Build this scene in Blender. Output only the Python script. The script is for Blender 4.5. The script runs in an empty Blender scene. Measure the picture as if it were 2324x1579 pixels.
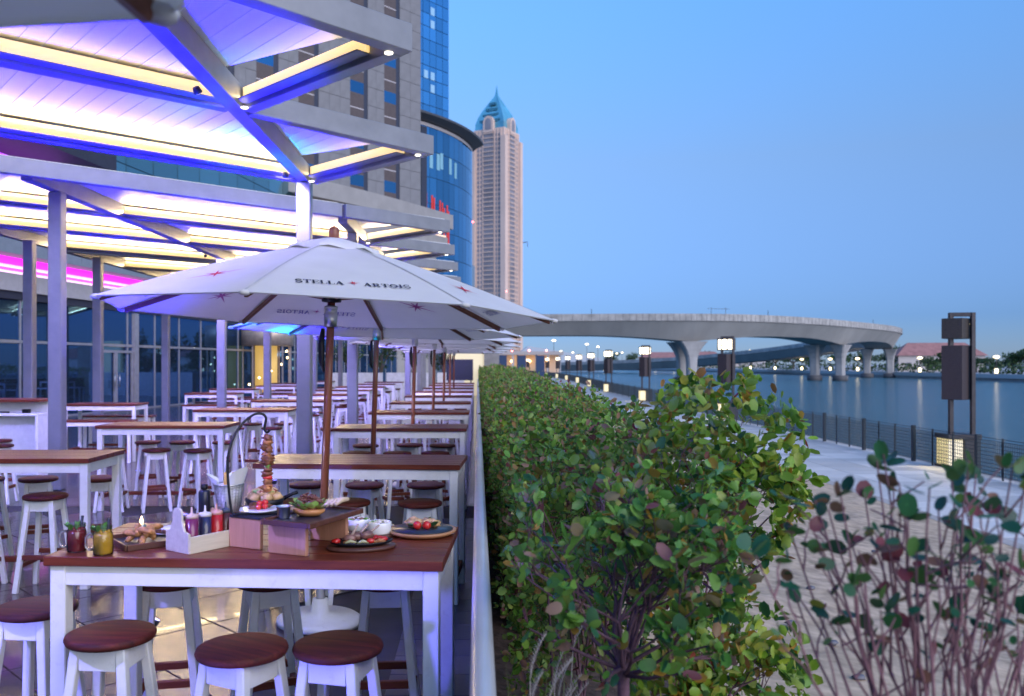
import bpy, bmesh, math, random
import numpy as np
from mathutils import Vector, Matrix, Euler

# ---------------------------------------------------------------- camera, sky, sun, exposure
scene = bpy.context.scene
R = math.radians
PI = math.pi
col = scene.collection

cam_d = bpy.data.cameras.new('camera')
cam = bpy.data.objects.new('camera', cam_d)
col.objects.link(cam)
cam.location = (0, 0, 1.72)
cam.rotation_euler = (R(90), 0, 0)
cam_d.sensor_width = 36
cam_d.lens = 30.2
cam_d.shift_x = 78 / 2324
cam_d.shift_y = 35.5 / 2324
cam_d.clip_start = 0.05
cam_d.clip_end = 6000
cam_d.dof.use_dof = True
cam_d.dof.focus_distance = 4.6
cam_d.dof.aperture_fstop = 3.2
scene.camera = cam

SUN_EL, SUN_AZ = 17.0, 150.0         # azimuth measured clockwise from +Y (depth)
world = bpy.data.worlds.new('World')
scene.world = world
world.use_nodes = True
wn, wl = world.node_tree.nodes, world.node_tree.links
wn.clear()
sky = wn.new('ShaderNodeTexSky')
sky.sky_type = 'NISHITA'
sky.sun_disc = False
sky.sun_elevation = R(SUN_EL)
sky.sun_rotation = R(SUN_AZ)
sky.air_density = 1.0
sky.dust_density = 0.1
sky.ozone_density = 6.0
# evening sky: the same all round, evened out from horizon to zenith
wtc = wn.new('ShaderNodeTexCoord'); wsep = wn.new('ShaderNodeSeparateXYZ')
wl.new(wtc.outputs['Generated'], wsep.inputs[0])
wr = wn.new('ShaderNodeValToRGB')
for _ in range(2): wr.color_ramp.elements.new(0.5)
for _e, (_p, _c) in zip(wr.color_ramp.elements, [(0.05, (0.124, 0.155, 0.26)), (0.225, (0.40, 0.335, 0.338)), (0.375, (0.49, 0.53, 0.545)), (0.87, (0.95, 0.95, 0.95))]):
    _e.position = _p; _e.color = (*_c, 1)
wl.new(wsep.outputs['Z'], wr.inputs['Fac'])
tint = wn.new('ShaderNodeMix'); tint.data_type = 'RGBA'; tint.blend_type = 'MULTIPLY'
tint.inputs['Factor'].default_value = 1.0
bg = wn.new('ShaderNodeBackground')
bg.inputs['Strength'].default_value = 0.133
lift = wn.new('ShaderNodeVectorMath'); lift.operation = 'SCALE'; lift.inputs['Scale'].default_value = 4.0
wo = wn.new('ShaderNodeOutputWorld')
wl.new(sky.outputs[0], tint.inputs[6]); wl.new(wr.outputs[0], tint.inputs[7]); wl.new(tint.outputs[2], lift.inputs[0]); wl.new(lift.outputs[0], bg.inputs['Color']); wl.new(bg.outputs[0], wo.inputs[0])

sun_d = bpy.data.lights.new('afterglow_sun', 'SUN')
sun_d.energy = 3.0
sun_d.angle = R(60)
sun_d.color = (1.0, 0.88, 0.78)
sun = bpy.data.objects.new('afterglow_sun', sun_d)
col.objects.link(sun)
_el, _az = R(SUN_EL + 8), R(SUN_AZ - 8)
_dir = Vector((math.sin(_az) * math.cos(_el), math.cos(_az) * math.cos(_el), math.sin(_el)))
sun.rotation_euler = (-_dir).to_track_quat('-Z', 'Y').to_euler()

scene.view_settings.view_transform = 'Standard'
scene.view_settings.look = 'None'
scene.view_settings.gamma = 1
scene.view_settings.exposure = 0.0
scene.view_settings.use_curve_mapping = False
scene.render.engine = 'CYCLES'
cy = scene.cycles
cy.use_denoising = True
try:
    cy.denoiser = 'OPENIMAGEDENOISE'
except Exception:
    pass
cy.max_bounces = 6
cy.diffuse_bounces = 3
cy.glossy_bounces = 3
cy.transmission_bounces = 4
cy.transparent_max_bounces = 8
cy.caustics_reflective = False
cy.caustics_refractive = False
cy.sample_clamp_indirect = 6
cy.use_light_tree = True

rnd = random.Random(7)
nr = np.random.RandomState(11)

# ---------------------------------------------------------------- materials
MATS = {}
def _nt(name):
    m = bpy.data.materials.new(name)
    m.use_nodes = True
    nt = m.node_tree
    b = nt.nodes['Principled BSDF']
    return m, nt, b

def _coords(nt, kind='Object', scale=(1, 1, 1)):
    tc = nt.nodes.new('ShaderNodeTexCoord')
    mp = nt.nodes.new('ShaderNodeMapping')
    mp.inputs['Scale'].default_value = scale
    nt.links.new(tc.outputs[kind], mp.inputs['Vector'])
    return mp.outputs['Vector']

def _ramp(nt, fac, stops):
    r = nt.nodes.new('ShaderNodeValToRGB')
    cr = r.color_ramp
    while len(cr.elements) < len(stops):
        cr.elements.new(0.5)
    for e, (p, c) in zip(cr.elements, stops):
        e.position = p
        e.color = (*c, 1)
    nt.links.new(fac, r.inputs['Fac'])
    return r.outputs['Color']

def _noise(nt, vec, scale, detail=3, rough=0.55):
    n = nt.nodes.new('ShaderNodeTexNoise')
    n.inputs['Scale'].default_value = scale
    n.inputs['Detail'].default_value = detail
    n.inputs['Roughness'].default_value = rough
    nt.links.new(vec, n.inputs['Vector'])
    return n.outputs['Fac']

def _bump(nt, b, fac, strength, dist=0.01):
    bp = nt.nodes.new('ShaderNodeBump')
    bp.inputs['Strength'].default_value = strength
    bp.inputs['Distance'].default_value = dist
    nt.links.new(fac, bp.inputs['Height'])
    nt.links.new(bp.outputs['Normal'], b.inputs['Normal'])

def mat(name, c, rough=0.5, metal=0.0, var=0.12, nscale=6.0, bump=0.0, spec=0.5, coat=0.0, stretch=(1, 1, 1), coords='Object', bd=0.01, trans=0.0, alpha=1.0, sheen=0):
    if name in MATS:
        return MATS[name]
    m, nt, b = _nt(name)
    v = _coords(nt, coords, stretch)
    f = _noise(nt, v, nscale)
    lo = tuple(max(0, x * (1 - var)) for x in c)
    hi = tuple(min(1, x * (1 + var)) for x in c)
    nt.links.new(_ramp(nt, f, [(0.3, lo), (0.7, hi)]), b.inputs['Base Color'])
    b.inputs['Roughness'].default_value = rough
    b.inputs['Metallic'].default_value = metal
    b.inputs['Specular IOR Level'].default_value = spec
    b.inputs['Coat Weight'].default_value = coat
    b.inputs['Coat Roughness'].default_value = 0.15
    b.inputs['Transmission Weight'].default_value = trans
    b.inputs['Alpha'].default_value = alpha
    if bump:
        _bump(nt, b, f, bump, bd)
    MATS[name] = m
    return m

def wood(name, c1, c2, rough=0.4, coat=0.2, axis='X', scale=1.0, bump=0.15):
    if name in MATS:
        return MATS[name]
    m, nt, b = _nt(name)
    st = {'X': (1.2, 16, 16), 'Y': (16, 1.2, 16), 'Z': (16, 16, 1.2)}[axis]
    v = _coords(nt, 'Object', tuple(s * scale for s in st))
    oi = nt.nodes.new('ShaderNodeObjectInfo')
    ad = nt.nodes.new('ShaderNodeVectorMath'); ad.operation = 'ADD'
    sc = nt.nodes.new('ShaderNodeVectorMath'); sc.operation = 'SCALE'
    sc.inputs['Scale'].default_value = 37.0
    cmb = nt.nodes.new('ShaderNodeCombineXYZ')
    for k in range(3):
        nt.links.new(oi.outputs['Random'], cmb.inputs[k])
    nt.links.new(cmb.outputs[0], sc.inputs[0])
    nt.links.new(v, ad.inputs[0]); nt.links.new(sc.outputs[0], ad.inputs[1])
    f = _noise(nt, ad.outputs[0], 2.2, 8, 0.70)
    mid = tuple((a + d) / 2 for a, d in zip(c1, c2))
    colr = _ramp(nt, f, [(0.30, c1), (0.52, mid), (0.70, c2)])
    hv = nt.nodes.new('ShaderNodeHueSaturation')
    mr = nt.nodes.new('ShaderNodeMapRange')
    mr.inputs['To Min'].default_value = 0.78; mr.inputs['To Max'].default_value = 1.18
    nt.links.new(oi.outputs['Random'], mr.inputs['Value'])
    nt.links.new(mr.outputs['Result'], hv.inputs['Value'])
    nt.links.new(colr, hv.inputs['Color'])
    nt.links.new(hv.outputs['Color'], b.inputs['Base Color'])
    b.inputs['Roughness'].default_value = rough
    b.inputs['Coat Weight'].default_value = coat
    b.inputs['Coat Roughness'].default_value = 0.25
    b.inputs['Specular IOR Level'].default_value = 0.3
    _bump(nt, b, f, bump, 0.004)
    MATS[name] = m
    return m

def emit(name, c, strength, base=(0.8, 0.8, 0.8)):
    if name in MATS:
        return MATS[name]
    m, nt, b = _nt(name)
    b.inputs['Base Color'].default_value = (*base, 1)
    b.inputs['Emission Color'].default_value = (*c, 1)
    b.inputs['Emission Strength'].default_value = strength
    MATS[name] = m
    return m

def glassy(name, tintc, refl_rough=0.03, see=0.5, ior=1.5, refl=(1, 1, 1)):
    """thin sheet of glass: part mirror (fresnel), part tinted see-through"""
    if name in MATS:
        return MATS[name]
    m = bpy.data.materials.new(name); m.use_nodes = True
    nt = m.node_tree; nt.nodes.clear()
    out = nt.nodes.new('ShaderNodeOutputMaterial')
    tr = nt.nodes.new('ShaderNodeBsdfTransparent'); tr.inputs['Color'].default_value = (*tintc, 1)
    gl = nt.nodes.new('ShaderNodeBsdfGlossy'); gl.inputs['Roughness'].default_value = refl_rough; gl.inputs['Color'].default_value = (*refl, 1)
    df = nt.nodes.new('ShaderNodeBsdfDiffuse'); df.inputs['Color'].default_value = (*[x * 0.2 for x in tintc], 1)
    fr = nt.nodes.new('ShaderNodeFresnel'); fr.inputs['IOR'].default_value = ior
    m1 = nt.nodes.new('ShaderNodeMixShader'); m1.inputs['Fac'].default_value = see
    m2 = nt.nodes.new('ShaderNodeMixShader')
    nt.links.new(df.outputs[0], m1.inputs[1]); nt.links.new(tr.outputs[0], m1.inputs[2])
    nt.links.new(fr.outputs[0], m2.inputs['Fac']); nt.links.new(m1.outputs[0], m2.inputs[1]); nt.links.new(gl.outputs[0], m2.inputs[2])
    nt.links.new(m2.outputs[0], out.inputs['Surface'])
    MATS[name] = m
    return m

def leafmat(name, attr=True, stops=None):
    if name in MATS:
        return MATS[name]
    m, nt, b = _nt(name)
    if attr:
        a = nt.nodes.new('ShaderNodeAttribute'); a.attribute_name = 'leafcol'
        c = a.outputs['Color']
    else:
        oi = nt.nodes.new('ShaderNodeObjectInfo')
        c = _ramp(nt, oi.outputs['Random'], stops)
    geo = nt.nodes.new('ShaderNodeNewGeometry')
    f = _noise(nt, geo.outputs['Position'], 55.0, 3)
    mv = nt.nodes.new('ShaderNodeMix'); mv.data_type = 'RGBA'; mv.blend_type = 'MULTIPLY'; mv.inputs['Factor'].default_value = 0.75
    nt.links.new(c, mv.inputs[6]); nt.links.new(_ramp(nt, f, [(0.3, (0.62, 0.66, 0.55)), (0.7, (1.0, 1.0, 0.9))]), mv.inputs[7])
    mb_ = nt.nodes.new('ShaderNodeMix'); mb_.data_type = 'RGBA'
    bf = nt.nodes.new('ShaderNodeMath'); bf.operation = 'MULTIPLY'; bf.inputs[1].default_value = 0.25
    nt.links.new(geo.outputs['Backfacing'], bf.inputs[0]); nt.links.new(bf.outputs[0], mb_.inputs['Factor'])
    nt.links.new(mv.outputs[2], mb_.inputs[6]); mb_.inputs[7].default_value = (0.20, 0.32, 0.08, 1)
    c = mb_.outputs[2]
    nt.links.new(c, b.inputs['Base Color'])
    b.inputs['Roughness'].default_value = 0.42
    b.inputs['Specular IOR Level'].default_value = 0.5
    ts = nt.nodes.new('ShaderNodeBsdfTranslucent')
    nt.links.new(c, ts.inputs['Color'])
    mx = nt.nodes.new('ShaderNodeMixShader'); mx.inputs['Fac'].default_value = 0.36
    out = [n for n in nt.nodes if n.type == 'OUTPUT_MATERIAL'][0]
    nt.links.new(b.outputs[0], mx.inputs[1]); nt.links.new(ts.outputs[0], mx.inputs[2])
    nt.links.new(mx.outputs[0], out.inputs['Surface'])
    MATS[name] = m
    return m

# ---------------------------------------------------------------- mesh helpers
class MB:
    def __init__(s):
        s.v = []; s.f = []; s.m = []; s.cur = 0; s.sm = []
        s.smooth = False
    def add(s, vs, fs, smooth=None):
        o = len(s.v)
        s.v.extend([tuple(p) for p in vs])
        for f in fs:
            s.f.append(tuple(i + o for i in f)); s.m.append(s.cur)
            s.sm.append(s.smooth if smooth is None else smooth)
        return s
    def box(s, x0, x1, y0, y1, z0, z1, M=None):
        vs = [(x0, y0, z0), (x1, y0, z0), (x1, y1, z0), (x0, y1, z0), (x0, y0, z1), (x1, y0, z1), (x1, y1, z1), (x0, y1, z1)]
        if M is not None:
            vs = [M @ Vector(p) for p in vs]
        return s.add(vs, [(3, 2, 1, 0), (4, 5, 6, 7), (0, 1, 5, 4), (1, 2, 6, 5), (2, 3, 7, 6), (3, 0, 4, 7)], False)
    def bar(s, a, b, w, h, up=(0, 0, 1)):
        """rectangular bar from a to b; w across, h along 'up'"""
        a, b = Vector(a), Vector(b)
        d = (b - a).normalized(); u = Vector(up)
        if abs(d.dot(u)) > 0.99:
            u = Vector((0, 1, 0))
        r = d.cross(u).normalized(); u = r.cross(d).normalized()
        vs = []
        for p in (a, b):
            for sx, sz in ((-1, -1), (1, -1), (1, 1), (-1, 1)):
                vs.append(p + r * (sx * w / 2) + u * (sz * h / 2))
        return s.add(vs, [(0, 1, 2, 3), (7, 6, 5, 4), (0, 4, 5, 1), (1, 5, 6, 2), (2, 6, 7, 3), (3, 7, 4, 0)], False)
    def tube(s, pts, rad, n=8, caps=True, smooth=True):
        pts = [Vector(p) for p in pts]
        if not isinstance(rad, (list, tuple)):
            rad = [rad] * len(pts)
        vs = []; fs = []
        prev = None
        for i, p in enumerate(pts):
            if i == 0: d = pts[1] - p
            elif i == len(pts) - 1: d = p - pts[-2]
            else: d = pts[i + 1] - pts[i - 1]
            d.normalize()
            if prev is None:
                r = d.orthogonal().normalized()
            else:
                r = (prev - d * prev.dot(d))
                r = r.normalized() if r.length > 1e-6 else d.orthogonal().normalized()
            prev = r
            q = d.cross(r)
            for k in range(n):
                a = 2 * PI * k / n
                vs.append(p + (r * math.cos(a) + q * math.sin(a)) * rad[i])
        for i in range(len(pts) - 1):
            for k in range(n):
                fs.append((i * n + k, i * n + (k + 1) % n, (i + 1) * n + (k + 1) % n, (i + 1) * n + k))
        s.add(vs, fs, smooth)
        if caps:
            o = len(s.v) - len(vs)
            s.f.append(tuple(o + k for k in reversed(range(n)))); s.m.append(s.cur); s.sm.append(False)
            o2 = o + (len(pts) - 1) * n
            s.f.append(tuple(o2 + k for k in range(n))); s.m.append(s.cur); s.sm.append(False)
        return s
    def lathe(s, prof, n=24, c=(0, 0, 0), sx=1.0, sy=1.0, smooth=True, M=None):
        vs = []; fs = []
        for r, z in prof:
            for k in range(n):
                a = 2 * PI * k / n
                p = Vector((c[0] + r * sx * math.cos(a), c[1] + r * sy * math.sin(a), c[2] + z))
                vs.append(M @ p if M is not None else p)
        for i in range(len(prof) - 1):
            for k in range(n):
                fs.append((i * n + k, i * n + (k + 1) % n, (i + 1) * n + (k + 1) % n, (i + 1) * n + k))
        s.add(vs, fs, smooth)
        o = len(s.v) - len(vs)
        if prof[0][0] > 1e-5:
            s.f.append(tuple(o + k for k in reversed(range(n)))); s.m.append(s.cur); s.sm.append(False)
        if prof[-1][0] > 1e-5:
            o2 = o + (len(prof) - 1) * n
            s.f.append(tuple(o2 + k for k in range(n))); s.m.append(s.cur); s.sm.append(False)
        return s
    def prism(s, poly, z0, z1):
        n = len(poly)
        area = sum(poly[i][0] * poly[(i + 1) % n][1] - poly[(i + 1) % n][0] * poly[i][1] for i in range(n))
        if area < 0: poly = poly[::-1]
        vs = [(p[0], p[1], z0) for p in poly] + [(p[0], p[1], z1) for p in poly]
        fs = [tuple(reversed(range(n))), tuple(range(n, 2 * n))]
        for i in range(n):
            j = (i + 1) % n
            fs.append((i, j, n + j, n + i))
        return s.add(vs, fs, False)
    def blob(s, c, r, seed=0, amp=0.18, sub=2, fq=1.7):
        bm = bmesh.new()
        bmesh.ops.create_icosphere(bm, subdivisions=sub, radius=1)
        rr = random.Random(seed)
        ph = [rr.uniform(0, 6.28) for _ in range(6)]
        r3 = r if isinstance(r, (list, tuple)) else (r, r, r)
        vs = []
        for v in bm.verts:
            p = v.co
            k = 1 + amp * (math.sin(p.x * 2.3 * fq + ph[0]) * math.cos(p.y * 2.9 * fq + ph[1]) + 0.6 * math.sin(p.z * 3.7 * fq + ph[2] + p.x * 2) + 0.4 * math.sin((p.x + p.y) * 5.1 * fq + ph[3]))
            vs.append((c[0] + p.x * r3[0] * k, c[1] + p.y * r3[1] * k, c[2] + p.z * r3[2] * k))
        fs = [tuple(v.index for v in f.verts) for f in bm.faces]
        bm.free()
        return s.add(vs, fs, True)
    def mesh(s, name, mats, bevel=0.0, seg=1):
        me = bpy.data.meshes.new(name)
        me.from_pydata(s.v, [], s.f)
        for m in (mats if isinstance(mats, (list, tuple)) else [mats]):
            me.materials.append(m)
        me.polygons.foreach_set('material_index', s.m)
        me.polygons.foreach_set('use_smooth', s.sm)
        me.update()
        if bevel > 0:
            bm = bmesh.new(); bm.from_mesh(me)
            bmesh.ops.remove_doubles(bm, verts=bm.verts, dist=1e-6)
            es = [e for e in bm.edges if len(e.link_faces) == 2 and e.calc_face_angle(0) > 0.7]
            bmesh.ops.bevel(bm, geom=es, offset=bevel, segments=seg, affect='EDGES', profile=0.6)
            bm.to_mesh(me); bm.free()
        return me
    def build(s, name, mats, parent=None, bevel=0.0, seg=1, loc=None):
        return obj(name, s.mesh(name, mats, bevel, seg), parent, loc)

def obj(name, me, parent=None, loc=None, rot=None):
    o = bpy.data.objects.new(name, me)
    col.objects.link(o)
    if parent is not None: o.parent = parent
    if loc is not None: o.location = loc
    if rot is not None: o.rotation_euler = rot
    return o

def tag(o, label=None, cat=None, group=None, kind=None):
    if label: o['label'] = label
    if cat: o['category'] = cat
    if group: o['group'] = group
    if kind: o['kind'] = kind
    return o

def thing(name, label, cat, loc=(0, 0, 0), rz=0.0, group=None):
    o = bpy.data.objects.new(name, None)
    col.objects.link(o)
    o.empty_display_size = 0.1
    o.location = loc
    o.rotation_euler = (0, 0, rz)
    return tag(o, label, cat, group)

def collect(o):
    """parts of a finished prototype as nested lists, so copies need no search"""
    return (o, [collect(ch) for ch in o.children])

def stamp(tree, parent=None):
    o, ch = tree
    c = o.copy(); col.objects.link(c); c.parent = parent
    for t in ch:
        stamp(t, c)
    return c

def clip_poly(poly, nx, ny, d):
    """keep the part of a 2-D polygon where nx*x+ny*y <= d"""
    out = []
    n = len(poly)
    for i in range(n):
        a, b = poly[i], poly[(i + 1) % n]
        da = nx * a[0] + ny * a[1] - d
        db = nx * b[0] + ny * b[1] - d
        if da <= 0: out.append(a)
        if (da < 0 < db) or (db < 0 < da):
            t = da / (da - db)
            out.append((a[0] + t * (b[0] - a[0]), a[1] + t * (b[1] - a[1])))
    return out

ORD = ['nearest', 'second nearest', 'third nearest', 'fourth nearest', 'fifth nearest', 'sixth nearest', 'seventh nearest', 'eighth nearest', 'ninth nearest', 'tenth nearest', 'eleventh nearest', 'twelfth nearest', 'thirteenth nearest', 'fourteenth nearest', 'fifteenth nearest']

# ---- palette
WHITE = mat('white_paint', (0.80, 0.80, 0.80), 0.42, var=0.06, nscale=9, bump=0.06)
def scuffed(m):
    nt = m.node_tree; b = nt.nodes['Principled BSDF']
    src = b.inputs['Base Color'].links[0].from_socket
    g = nt.nodes.new('ShaderNodeNewGeometry')
    f = _noise(nt, g.outputs['Position'], 26.0, 6, 0.7)
    r = _ramp(nt, f, [(0.56, (1, 1, 1)), (0.72, (0.62, 0.58, 0.54))])
    mx = nt.nodes.new('ShaderNodeMix'); mx.data_type = 'RGBA'; mx.blend_type = 'MULTIPLY'; mx.inputs['Factor'].default_value = 0.35
    nt.links.new(src, mx.inputs[6]); nt.links.new(r, mx.inputs[7]); nt.links.new(mx.outputs[2], b.inputs['Base Color'])
scuffed(WHITE)
TEAK = wood('teak_top', (0.080, 0.015, 0.008), (0.20, 0.044, 0.018), 0.36, 0.12, 'X')
SEATW = wood('stool_seat_wood', (0.026, 0.005, 0.004), (0.145, 0.024, 0.013), 0.66, 0.0, 'X')
RAILW = wood('footrest_wood', (0.12, 0.026, 0.014), (0.22, 0.055, 0.026), 0.55, 0.0, 'X')
POLEW = wood('umbrella_pole_wood', (0.17, 0.05, 0.025), (0.31, 0.11, 0.055), 0.35, 0.3, 'Z')
RIBW = wood('umbrella_rib_wood', (0.12, 0.04, 0.025), (0.22, 0.085, 0.045), 0.45, 0.2, 'X')
FABRIC = mat('umbrella_fabric', (0.68, 0.68, 0.69), 0.85, var=0.06, nscale=2.6, bump=0.5, spec=0.2, bd=0.012)
def glow_through(m, fac, c):
    nt = m.node_tree; b = nt.nodes['Principled BSDF']
    ts = nt.nodes.new('ShaderNodeBsdfTranslucent'); ts.inputs['Color'].default_value = (*c, 1)
    mx = nt.nodes.new('ShaderNodeMixShader'); mx.inputs['Fac'].default_value = fac
    out = [n for n in nt.nodes if n.type == 'OUTPUT_MATERIAL'][0]
    nt.links.new(b.outputs[0], mx.inputs[1]); nt.links.new(ts.outputs[0], mx.inputs[2]); nt.links.new(mx.outputs[0], out.inputs['Surface'])
glow_through(FABRIC, 0.22, (0.72, 0.70, 0.66))
STEEL = mat('brushed_steel', (0.60, 0.60, 0.62), 0.28, 1.0, var=0.06, nscale=20)
ALU = mat('canopy_aluminium', (0.24, 0.245, 0.265), 0.42, 0.3, var=0.10, nscale=4, bump=0.03)
DARKM = mat('dark_bronze_metal', (0.045, 0.042, 0.05), 0.5, 0.4, var=0.2, nscale=8)
BLACKM = mat('black_metal', (0.015, 0.015, 0.02), 0.4, 0.6, var=0.2)
BOARD = mat('canopy_board_white', (0.74, 0.74, 0.75), 0.5, var=0.03, nscale=2)
# ================================================================ THE SETTING
def brickmat(name, c1, c2, grout, w, h, rough, off=0.0, rot=0.0, mortar=0.012, bump=0.3, var=6.0, coat=0.0):
    m, nt, b = _nt(name)
    tc = nt.nodes.new('ShaderNodeTexCoord')
    mp = nt.nodes.new('ShaderNodeMapping'); mp.inputs['Rotation'].default_value = (0, 0, rot)
    nt.links.new(tc.outputs['Object'], mp.inputs['Vector'])
    br = nt.nodes.new('ShaderNodeTexBrick')
    br.offset = off
    br.inputs['Scale'].default_value = 1.0
    br.inputs['Brick Width'].default_value = w
    br.inputs['Row Height'].default_value = h
    br.inputs['Mortar Size'].default_value = mortar
    br.inputs['Color1'].default_value = (*c1, 1); br.inputs['Color2'].default_value = (*c2, 1); br.inputs['Mortar'].default_value = (*grout, 1)
    nt.links.new(mp.outputs[0], br.inputs['Vector'])
    f = _noise(nt, mp.outputs[0], var, 5)
    mx = nt.nodes.new('ShaderNodeMix'); mx.data_type = 'RGBA'; mx.blend_type = 'MULTIPLY'; mx.inputs['Factor'].default_value = 0.6
    nt.links.new(br.outputs['Color'], mx.inputs[6])
    nt.links.new(_ramp(nt, f, [(0.25, (0.5, 0.5, 0.5)), (0.75, (1, 1, 1))]), mx.inputs[7])
    nt.links.new(mx.outputs[2], b.inputs['Base Color'])
    b.inputs['Roughness'].default_value = rough
    b.inputs['Coat Weight'].default_value = coat
    if bump: _bump(nt, b, f, bump, 0.003)
    MATS[name] = m
    return m

def tilemat(name, c1, c2, rough, coat=0.0, scale=5.0):
    """stone slab: veined, each slab with its own tone"""
    m, nt, b = _nt(name)
    tc = nt.nodes.new('ShaderNodeTexCoord')
    oi = nt.nodes.new('ShaderNodeObjectInfo')
    geo = nt.nodes.new('ShaderNodeNewGeometry')
    f = _noise(nt, geo.outputs['Position'], scale, 6, 0.65)
    c = _ramp(nt, f, [(0.25, c1), (0.75, c2)])
    hv = nt.nodes.new('ShaderNodeHueSaturation')
    mr = nt.nodes.new('ShaderNodeMapRange'); mr.inputs['To Min'].default_value = 0.8; mr.inputs['To Max'].default_value = 1.2
    nt.links.new(oi.outputs['Random'], mr.inputs['Value']); nt.links.new(mr.outputs[0], hv.inputs['Value'])
    nt.links.new(c, hv.inputs['Color']); nt.links.new(hv.outputs[0], b.inputs['Base Color'])
    r2 = nt.nodes.new('ShaderNodeMapRange'); r2.inputs['To Min'].default_value = max(0.05, rough - 0.1); r2.inputs['To Max'].default_value = rough + 0.14
    nt.links.new(f, r2.inputs['Value']); nt.links.new(r2.outputs[0], b.inputs['Roughness'])
    b.inputs['Coat Weight'].default_value = coat
    _bump(nt, b, f, 0.4, 0.006)
    MATS[name] = m
    return m

GROUT = mat('dark_grout', (0.045, 0.045, 0.05), 0.8)
TILE = tilemat('terrace_stone', (0.034, 0.028, 0.036), (0.09, 0.076, 0.085), 0.17, 0.2, 7)
TILEF = brickmat('terrace_stone_far', (0.10, 0.085, 0.09), (0.17, 0.15, 0.15), (0.05, 0.05, 0.055), 0.5, 0.5, 0.22, 0.0, R(45), bump=0.1, coat=0.2)
DTILE = tilemat('dark_blue_paver', (0.03, 0.035, 0.075), (0.06, 0.065, 0.12), 0.4, 0.1, 9)

# terrace floor with slabs laid on the diagonal
fl = MB().box(-26, 0.055, -3, 10.4, -0.5, -0.012)
fl.cur = 1; fl.box(-26, 0.055, 10.4, 92, -0.5, -0.004)
floor = tag(fl.build('terrace_floor', [GROUT, TILEF]), kind='structure')
T = 0.62
tile_me = MB().box(-T / 2 + 0.004, T / 2 - 0.004, -T / 2 + 0.004, T / 2 - 0.004, -0.03, 0).mesh('paving_slab', TILE, 0.003)
n_t = 0
for i in range(-30, 30):
    for j in range(-30, 30):
        cx = (i - j) * T / math.sqrt(2); cy_ = (i + j) * T / math.sqrt(2)
        if -6.6 < cx < -0.95 and 2.1 < cy_ < 10.0 and cx / cy_ > -0.66:
            o = obj('paving_slab', tile_me, floor, (cx, cy_, 0), (0, 0, R(45)))
            n_t += 1
strip_me = MB().box(-0.243, 0.243, -0.148, 0.148, -0.03, 0.002).mesh('edge_paver', DTILE, 0.003)
for j in range(26):
    for k in range(1):
        obj('edge_paver', strip_me, floor, (-0.24, 1.9 + j * 0.3, 0))

# sandy planting bed falling from the terrace to the promenade
def bed_z(x, y):
    return -0.14 - 0.137 * (x - 0.06)
SAND = mat('sand', (0.46, 0.35, 0.25), 0.95, var=0.3, nscale=5, bump=0.6, spec=0.1, bd=0.03)
_sandr = random.Random(5)
def ripples(x, y):
    return 0.010 * math.sin(x * 7.1 + 1.7 * math.sin(y * 1.3)) * math.sin(y * 3.1 + x * 2.3) + 0.012 * math.sin(x * 2.1 - y * 2.9 + math.sin(x * 5 + y)) + _sandr.uniform(-0.006, 0.006)
xs = np.concatenate([np.linspace(0.06, 9.05, 90)])
ys = np.concatenate([np.linspace(-3, 20, 150), np.linspace(20.6, 95, 60)])
vs = [(x, y, bed_z(x, y) + (ripples(x, y) if x < 8.9 else 0)) for y in ys for x in xs]
fs = []
nx = len(xs)
for j in range(len(ys) - 1):
    for i in range(nx - 1):
        fs.append((j * nx + i, j * nx + i + 1, (j + 1) * nx + i + 1, (j + 1) * nx + i))
tag(MB().add(vs, fs, True).build('sand_bed', SAND), 'pale rippled sand bed between hedge and promenade', None, None, 'structure')

# the waterside walk bends: offset of its edge with depth
_ky = [0, 70, 94, 117, 139, 162, 185, 208, 230, 253, 276, 330]
_kx = [0, 0, .4, 1.5, 2.5, 3.1, 3.4, 3.0, 2.2, .9, -.8, -6]
def bend(y):
    return float(np.interp(y, _ky, _kx))
PAVE = tilemat('promenade_slab_stone', (0.52, 0.485, 0.455), (0.60, 0.565, 0.53), 0.6, 0.0, 3)
PAVEF = brickmat('promenade_far', (0.46, 0.435, 0.42), (0.52, 0.50, 0.475), (0.25, 0.24, 0.25), 1.18, 0.8, 0.6, 0.5, bump=0.05)
CONC = mat('concrete', (0.25, 0.24, 0.235), 0.85, var=0.2, nscale=2.5, bump=0.2)
TAN = mat('tan_kerb_stone', (0.42, 0.37, 0.33), 0.8, var=0.15, nscale=4, bump=0.2)
ys = [-5, 12.9] + list(np.linspace(60, 330, 28))
m = MB()
for y0, y1 in zip(ys[:-1], ys[1:]):
    m.cur = 1 if y0 >= 60 else 0
    zt = -1.384 if y0 >= 60 else -1.40
    if 12 < y0 < 20: m.cur = 0
    m.add([(9.3 + bend(y0), y0, zt), (14.1 + bend(y0), y0, zt), (14.1 + bend(y1), y1, zt), (9.3 + bend(y1), y1, zt)], [(0, 1, 2, 3)])
prom = tag(m.build('promenade', [CONC, PAVEF]), kind='structure')
sl = MB().box(-0.590, 0.590, -0.384, 0.384, -0.04, 0).mesh('promenade_slab', PAVE, 0.004)
for j in range(59):
    for k in range(4):
        obj('promenade_slab', sl, prom, (9.9 + k * 1.2, 13.3 + j * 0.8, -1.376))
ys = list(np.linspace(-5, 330, 60))
m = MB()
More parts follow.
